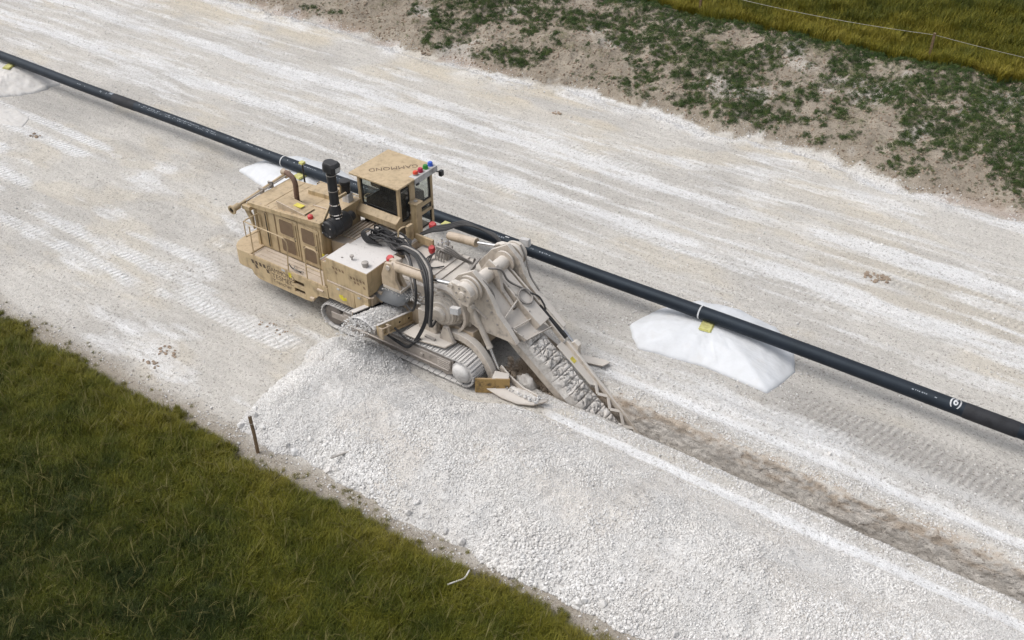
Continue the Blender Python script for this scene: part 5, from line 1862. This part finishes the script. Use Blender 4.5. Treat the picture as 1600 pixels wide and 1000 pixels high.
# telescopic cylinder of the crumber
part(bbox(1.55, 2.72, .52, .60, -.20, .05), 'cylinder_guard', 'black', .01)
hydraulic(B(1.45, .68, .02), B(2.45, .68, -.02), B(3.05, .68, -.04), .085, .04, 'tan_caked', 'crumber_cylinder')
part(bbox(1.45, 2.45, .62, .80, .09, .11), 'cylinder_cover', 'tan_caked', .01)
part(bprism([(2.85, -.2), (2.95, .08), (3.12, .10), (3.2, -.05), (3.35, -.2)], .60, .76), 'crumber_lug', 'tan_caked', .01)
for k in range(6):
    part(MB().cyl(B(1.3 + k * .12, .86, .0), B(1.3 + k * .12, .86, .03), .02, n=8), 'plate_bolt', 'steel', 0)
part(bbox(1.1, 1.95, .82, .96, -.03, -.01), 'side_plate', 'tan_caked', .006)
# crumber: plate, spine and zig-zag bracing down to the shoe
cp_ = [(2.72, .24), (2.72, .52), (4.2, .56), (4.25, .48), (4.22, .34), (4.12, .25)]
part(MB(xf=lambda s, y, n: B(s, y, n)).prism(cp_, 'z', -.20, -.17), 'crumber_plate', 'tan_caked', .006)
part(MB().bar([B(2.8, .58, -.12), B(4.0, .52, -.15), B(5.2, .48, -.17), B(6.3, .46, -.22)], .09, .16, up=tuple(bn)), 'crumber_spine', 'tan_caked', .012)
zz = [(4.15, .48, -.16), (4.45, .26, -.20), (4.7, .46, -.16), (5.0, .24, -.20), (5.25, .45, -.16), (5.6, .22, -.22), (5.85, .44, -.18), (6.2, .22, -.24)]
for a_, b_ in zip(zz[:-1], zz[1:]):
    part(MB().bar([B(*a_), B(*b_)], .09, .025, up=tuple(bn)), 'zigzag_brace', 'tan_caked', .004)
part(MB().tube(smooth_path([B(6.1, .05, -.3), B(6.25, .2, -.2), B(6.35, .35, -.2), B(6.3, .45, -.3)], 5), .04, 8), 'crumber_tip', 'tan_caked', 0)
part(MB(xf=B).box(3.20, 3.40, .30, .44, -.168, -.164) if False else bbox(3.22, 3.40, .30, .43, -.169, -.164), 'sticker', 'yellow', 0)

# digging chain: rows of plates caked with cracked rock
rc = np.random.RandomState(12)
CELLS = np.stack([rc.uniform(1.7, 6.6, 210), rc.uniform(-.55, .45, 210)], 1)
CELLH = rc.uniform(-.02, .055, 210)


def caked(S, Y):
    d = np.sqrt((S[..., None] - CELLS[:, 0]) ** 2 + (1.15 * (Y[..., None] - CELLS[:, 1])) ** 2)
    o_ = np.argsort(d, -1)
    d1 = np.take_along_axis(d, o_[..., :1], -1)[..., 0]
    d2 = np.take_along_axis(d, o_[..., 1:2], -1)[..., 0]
    hgt = CELLH[o_[..., 0]]
    return -.225 + hgt - .075 * np.exp(-((d2 - d1) / .02) ** 2) + .05 * (fbm(S * 9, Y * 9, 3, 301) - .5)


for k in range(15):
    s0 = 1.96 + k * .285
    nx, ny_ = 12, 26
    y0, y1 = -.45, .22
    S, Y = np.meshgrid(np.linspace(0, .281, nx + 1), np.linspace(y0, y1, ny_ + 1), indexing='xy')
    jit = .035 * (fbm(Y * 6 + k * 3.1, Y * 0, 3, 303) - .5) * (S / .28)
    Hh = caked(S + s0, Y) - .05 * np.exp(-(np.minimum(S, .281 - S) / .018) ** 2) + .03 * rc.uniform(-1, 1)
    Hh -= .05 * np.exp(-(np.minimum(Y - y0, y1 - Y) / .03) ** 2)
    vs_ = [B(s0 + S[j, i] + jit[j, i], Y[j, i], Hh[j, i]) for j in range(ny_ + 1) for i in range(nx + 1)]
    nrow = nx + 1
    fs_ = [(j * nrow + i, j * nrow + i + 1, (j + 1) * nrow + i + 1, (j + 1) * nrow + i) for j in range(ny_) for i in range(nx)]
    nb0 = len(vs_)
    vs_ += [B(s0, y0, -.60), B(s0 + .281, y0, -.60), B(s0 + .281, y1, -.60), B(s0, y1, -.60)]
    fs_ += [(nb0, nb0 + 1, nb0 + 2, nb0 + 3)]
    fs_.append(tuple([i for i in range(nrow)][::-1] + [nb0, nb0 + 1]))
    fs_.append(tuple([ny_ * nrow + i for i in range(nrow)] + [nb0 + 2, nb0 + 3]))
    fs_.append(tuple([j * nrow for j in range(ny_ + 1)] + [nb0 + 3, nb0]))
    fs_.append(tuple([j * nrow + nx for j in range(ny_ + 1)][::-1] + [nb0 + 1, nb0 + 2]))
    MB().add(vs_, fs_).build('chain_plate', M['clod'], TR, 0, 60)

# flanges and stiffeners on the cheeks
def flange(pts, y, w=.16):
    return part(MB().bar([B(s_, y, n_) for s_, n_ in pts], w, .025, up=tuple(bn)), 'cheek_flange', 'tan_caked', .005)


flange([(-.28, .385), (.25, .365), (.55, .245), (1.0, .025), (1.45, -.045), (1.95, -.175)], -.78)
flange([(-.28, .405), (.25, .385), (.6, .165), (1.0, .055), (1.3, .025), (1.75, .005)], .80, .14)
flange([(-.02, .425), (.22, .305), (.55, -.015), (1.15, -.115)], -.07, .12)
for s_, n_ in ((.55, .05), (.85, -.12), (1.2, -.28), (.35, -.45), (.7, -.6)):
    part(MB().cyl(B(s_, -.80, n_), B(s_, -.825, n_), .03, n=10), 'cheek_bolt', 'steel', .004)
part(bprism([(.0, -.55), (.9, -.42), (.9, -.46), (.0, -.60)], -.86, -.80), 'cheek_rib', 'tan_caked', .005)
for k in range(5):
    part(MB().cyl(B(.3 + k * .3, .10, .05), B(.3 + k * .3, .10, .075), .022, n=8), 'beam_bolt', 'steel', 0)
part(bbox(.25, .95, .12, .46, .05, .065), 'beam_plate', 'tan_caked', .004)

# --- shoe in front of the trench on the near side
part(MB().bar(smooth_path([(1.35, -.96, 1.08), (1.7, -.96, 1.20), (2.1, -.96, 1.20), (2.5, -.96, 1.04), (2.82, -.97, .72), (3.02, -.98, .35), (3.12, -1.0, .12)], 5), .22, .22, up=(1, 0, .4)), 'shoe_arm', 'tan_caked', .015)
part(MB().cyl((1.25, -.98, .98), (1.25, -.74, .98), .13, n=18), 'arm_hinge', 'tan_caked', .01)
hydraulic((2.28, -.84, 2.22), (2.82, -.84, 1.16), (3.22, -.86, .32), .085, .04, 'tan_caked', 'shoe_cylinder')
part(MB().lathe((2.28, -.96, 2.24), (0, 1, 0), [(0, .10), (.24, .10)], 14), 'cylinder_eye', 'tan_caked', .01)
part(MB().prism([(2.80, -1.52), (2.84, -1.56), (3.32, -1.26), (3.28, -1.22)], 'z', .0, .50), 'spoil_plate', 'rustplate', .008)
part(MB().prism([(3.29, -1.23), (3.33, -1.27), (3.66, -1.06), (3.62, -1.02)], 'z', .02, .52), 'spoil_plate', 'rustplate', .008)
part(MB().prism([(3.22, -1.30), (3.62, -1.06), (3.52, -.86), (3.1, -.98)], 'z', .46, .53), 'plate_top', 'tan_caked', .02)
ski = MB()
L_ = [(3.1, -1.38, .12), (3.6, -1.40, .05), (4.1, -1.36, .04), (4.5, -1.20, .07), (4.78, -.95, .16)]
R_ = [(3.1, -.80, .30), (3.6, -.92, .20), (4.1, -.98, .12), (4.5, -.95, .10), (4.80, -.86, .18)]
sv = [p for p in L_] + [p for p in R_]
sf = [(i, i + 1, 6 + i, 5 + i) for i in range(4)]
ski.add(sv, sf)
so = part(ski, 'ski', 'tan_caked', 0)
sm_ = so.modifiers.new('thickness', 'SOLIDIFY')
sm_.thickness = .05
part(MB().bar([(3.15, -.80, .55), (3.5, -.86, .36), (4.0, -.94, .22), (4.5, -.93, .16)], .05, .22), 'ski_web', 'tan_caked', .01)
part(MB().bar([(4.4, 1.25, .10), (4.8, 1.40, .07), (5.15, 1.45, .10), (5.3, 1.4, .16)], .30, .04), 'far_ski', 'tan_caked', .01)
part(MB().bar([(3.2, .9, .9), (3.9, 1.1, .35), (4.5, 1.3, .14)], .12, .16), 'far_ski_arm', 'tan_caked', .01)


def lump(name, c, r, seed, m, sq=(1, 1, .8)):
    rs_ = np.random.RandomState(seed)
    bm = bmesh.new()
    bmesh.ops.create_icosphere(bm, subdivisions=3, radius=1)
    for v in bm.verts:
        p = v.co
        k = 1 + .95 * (float(fbm(np.array([p.x * 1.7 + seed]), np.array([p.y * 1.7 + p.z * 1.3]), 4, seed)[0]) - .5) + rs_.uniform(-.04, .04)
        v.co = Vector((c[0] + p.x * r * sq[0] * k, c[1] + p.y * r * sq[1] * k, c[2] + p.z * r * sq[2] * k))
    me_ = bpy.data.meshes.new(name)
    bm.to_mesh(me_)
    bm.free()
    return link_mesh(name, me_, m, None, 0, 60)


o = lump('earth_lump', (3.78, -.45, -.02), .30, 5, M['clod'], (1.1, .75, 1.05))
tag(o, 'large brown-white lump of earth at the trench head beside the ski', 'earth lump', kind='stuff')
o = lump('ski_spoil', (4.1, -1.0, .16), .20, 8, M['clod'], (2.6, .7, .5))
tag(o, 'crumbly white spoil lying on the pointed ski', 'spoil', kind='stuff')

# --- hoses
rh = random.Random(4)


def hose(pts, r=.03, m='rubber', k=6):
    return part(MB().tube(smooth_path(pts, k), r, 8), 'hose', m, 0)


for d in range(5):
    e = (d - 2) * .05
    hose([(-.9, -.15 + e, 2.62), (-.45, -.4 + e, 2.92 + abs(e)), (.1, -.62 + e, 3.14), (.5, -.85 + e, 3.24 + e * .4), (1.05 + e, -1.22 + e * .6, 3.18 + e), (1.30 + e, -1.46 + e * .4, 2.85), (1.32 + e * .8, -1.52 + e * .3, 2.3), (1.22 + e, -1.5 + e * .3, 1.7 + (0 if d < 3 else -.1))] +
         ([(.92 + e, -1.58, 1.02), (.58, -1.66, .75 + e), (.28, -1.72, .82 + e), (.16, -2.0, 1.12)] if d < 2 else [(1.15 + e, -1.2, 1.55), (1.1, -1.0, 1.4)]), .036 if d % 2 else .030, 'rubber' if d != 3 else 'hose_dusty')
hose([(.2, -1.75, 1.25), (.55, -1.7, .98), (.8, -1.62, .92), (1.0, -1.6, 1.1)], .03)
hose([(-.3, -.5, 2.9), (.25, -.95, 3.1), (.78, -1.4, 2.7), (.80, -1.46, 2.2), (.6, -1.4, 1.8), (.2, -1.2, 1.75)], .04)
hose([(-.25, -.55, 2.85), (.3, -1.05, 3.0), (.68, -1.42, 2.5), (.9, -1.4, 2.2), (1.1, -1.2, 2.1)], .026, 'hose_dusty')
for k in range(16):      # tangle on the hood
    x0, y0 = -2.05 + rh.uniform(0, .25), -.15 + rh.uniform(-.1, .4)
    z0 = 2.54
    pts = [(x0, y0, z0), (x0 + .1, y0 + rh.uniform(-.1, .1), z0 + rh.uniform(.15, .4)), (x0 + .4, y0 + rh.uniform(-.1, .2), z0 + rh.uniform(.12, .42)),
           (x0 + .75, y0 + rh.uniform(-.15, .2), z0 + rh.uniform(.08, .32)), (x0 + 1.15, y0 + rh.uniform(-.2, .1), z0 + rh.uniform(.04, .25)), (x0 + 1.45, -.2 + rh.uniform(-.15, .15), z0 + .1)]
    hose(pts, rh.choice((.022, .03, .036)))
for k in range(4):       # loops standing off the hood edge
    x0 = -2.0 + .05 * k
    hose([(x0 + .4, -.2, 2.56), (x0 + .1, -.35, 2.6 + .05 * k), (x0 - .12, -.3, 2.8 + .04 * k), (x0 + .05, -.15, 2.95), (x0 + .3, -.05, 2.7)], .022)
for k in range(7):       # far bundle running back over the pipe side
    e = k * .05
    hose([(-.95, .75 + e, 2.55), (-.5, .95 + e * .5, 2.78 + e * .3), (-.05, 1.05 + e * .5, 2.95 + e * .4), (.45, 1.2 + e * .3, 3.2 + e * .3), (1.0, 1.25 + e * .3, 3.26 - e * .2), (1.55, 1.2 + e * .2, 3.2 + e * .2), (1.95, 1.12, 3.1)], .034 if k % 2 else .026, 'rubber')
for k in range(4):       # hoses from the valve block
    e = k * .07
    hose([(.15 + e, .55, 2.55), (.35 + e, .35, 2.75 + e), (.75 + e, .45, 2.62 + e * .5), (1.15 + e, .55, 2.5), (1.3, .35 - e, 2.42)], .026, 'hose_dusty')
for k in range(3):
    e = k * .06
    hose([(.0, .45 - e, 2.5), (-.1 + e, .2, 2.42), (.05 + e, .0 - e, 2.4), (.35, -.1, 2.41), (.6, .1, 2.45)], .02, 'rubber')
for k in range(3):       # pivot hoses
    e = k * .05
    hose([(1.3, .5 - e, 2.45), (1.5 + e, .35, 2.9), (1.75 + e, .1, 3.05 + e), (1.75, -.25 + e, 2.9), (1.9, -.6 + e, 3.0), (2.15, -.72, 3.25 - e), (2.5 + e, -.74, 3.2), (2.75 + e, -.7, 2.9), (2.9, -.66, 2.6)], .028, 'hose_dusty')
hose([B(-.1, -.3, .35), B(.15, -.05, .42), B(.5, .1, .2), B(.95, .45, .1), B(1.2, .5, .1)], .03, 'hose_dusty')
hose([B(1.12, .5, .12), B(1.35, .62, .16), B(1.6, .62, .12), B(1.75, .60, .05)], .026, 'rubber')
hose([(2.5, 1.15, 3.3), (2.7, 1.1, 3.0), (2.85, 1.0, 2.75), (3.0, .95, 2.5), (3.3, .92, 2.2)], .026, 'hose_dusty')

# valve block with fittings
vb = part(MB().box(.0, .42, .48, .78, 2.36, 2.72), 'valve_block', 'steel', .02)
for k in range(3):
    for j in range(2):
        c = (.06 + k * .14, .54 + j * .18, 2.72)
        part(MB().cyl(c, (c[0], c[1], c[2] + .10 + .05 * ((k + j) % 2)), .03, n=8), 'fitting', 'chrome', .004, vb)
for k in range(4):
    part(MB().tube(smooth_path([(.05 + k * .1, .48, 2.6), (.08 + k * .1, .38, 2.6), (.1 + k * .1, .34, 2.45), (.1 + k * .1, .33, 2.38)], 4), .02, 6), 'valve_elbow', 'steel', 0, vb)
part(MB().box(.42, .46, .5, .54, 2.3, 3.05), 'valve_post', 'steel', .006, vb)
part(MB().box(-.42, -.15, 1.28, 1.5, 2.86, 2.92), 'label_plate', 'pad', .008)
for c, s in (((-.62, -.78, 2.62), 1.0), ((-.72, 1.28, 2.66), 1.0), ((-.25, .62, 2.35), .9)):
    part(MB().lathe(c, (.1, -.2, 1), [(0, .10 * s), (.05, .115 * s), (.16, .115 * s), (.20, .09 * s), (.21, 0)], 18), 'red_cap', 'red', 0)
part(MB().box(-.85, -.55, -.6, -.35, 2.3, 2.55), 'hose_manifold', 'white_panel', .02)

# --- rubble riding on the conveyor and falling off its mouth
n = 5200
s_ = rs.uniform(.25, 1.16, n)
xx = rs.uniform(-.84, .03, n)
crown = 1 - ((xx + .41) / .46) ** 2
pts, sz = [], []
for i in range(n):
    base = cv(xx[i], min(s_[i], 1.0), 0)
    if s_[i] <= 1.0:
        z = base[2] + rs.uniform(-.04, .02) + .20 * max(0, crown[i]) * rs.uniform(.75, 1)
        pts.append((base[0], base[1], z))
    else:
        t = (s_[i] - 1.0) / .16
        yy = base[1] - .55 * t
        zz_ = base[2] + .16 * max(0, crown[i]) - .75 * t * t + rs.uniform(-.05, .05)
        pts.append((base[0] - .5 * t * rs.uniform(), yy, zz_))
    sz.append(.022 + .042 * rs.uniform() ** 3)
o = scatter('conveyor_rubble', np.array(pts), np.array(sz), eul(n, rs), stones, 8, 9)
tag(o, 'white crushed rock riding up the side conveyor of the trencher', 'rubble', kind='stuff')
core = MB()
nx, ns = 10, 14
for j in range(ns + 1):
    for i in range(nx + 1):
        s = .2 + j / ns * .85
        x = -.86 + .9 * i / nx
        core.v.append(cv(x, s, .195 * max(0, 1 - ((x + .41) / .46) ** 2) - .02))
for j in range(ns):
    for i in range(nx):
        a = j * (nx + 1) + i
        core.f.append((a, a + 1, a + nx + 2, a + nx + 1))
co_ = core.build('conveyor_spoil', M['stone'], None)
tag(co_, 'bed of fine white spoil on the conveyor belt', 'spoil', kind='stuff')
# crumbs of rock on the dusty decks and round the shoe
n = 900
px = np.concatenate([rs.uniform(-2.3, -.9, 300), rs.uniform(-.6, 1.6, 350), rs.uniform(3.3, 4.6, 250)])
py = np.concatenate([rs.uniform(-1.5, .6, 300), rs.uniform(-1.25, -.75, 350), rs.uniform(-1.15, -.9, 250)])
pz = np.concatenate([np.where(py[:300] < -.62, 2.562, 2.51), np.full(350, 1.97), rs.uniform(.14, .24, 250)])
sz = np.concatenate([rs.uniform(.008, .02, 300), rs.uniform(.02, .06, 350), rs.uniform(.03, .07, 250)])
o = scatter('rock_crumbs', np.stack([px, py, pz], 1), sz, eul(n, rs), stones, 8, 10)
tag(o, 'rock crumbs lying on the dusty plates of the trencher', 'crumbs', kind='stuff')

# loose brown earth at the head of the cut
n = 700
px = rs.uniform(2.95, 5.4, n)
py = rs.uniform(-.46, -.02, n)
dep = (0.50 + (TD - .5) * sst(4.5, 6.4, px)) * sst(2.9, 3.7, px)
pz = -dep + .10 + rs.uniform(0, .22, n) * sst(5.6, 4.4, px) if False else -dep + rs.uniform(0.0, .26, n)
sz = .05 + .16 * rs.uniform(size=n) ** 3
pale_clods = template_collection('pale_clods', [stone_mesh(80 + i, M['head_clod']) for i in range(5)])
o = scatter('trench_head_earth', np.stack([px, py, pz], 1), sz, eul(n, rs), pale_clods, 5, 13)
tag(o, 'loose light brown earth lumps in the trench head beside the boom', 'soil', kind='stuff')
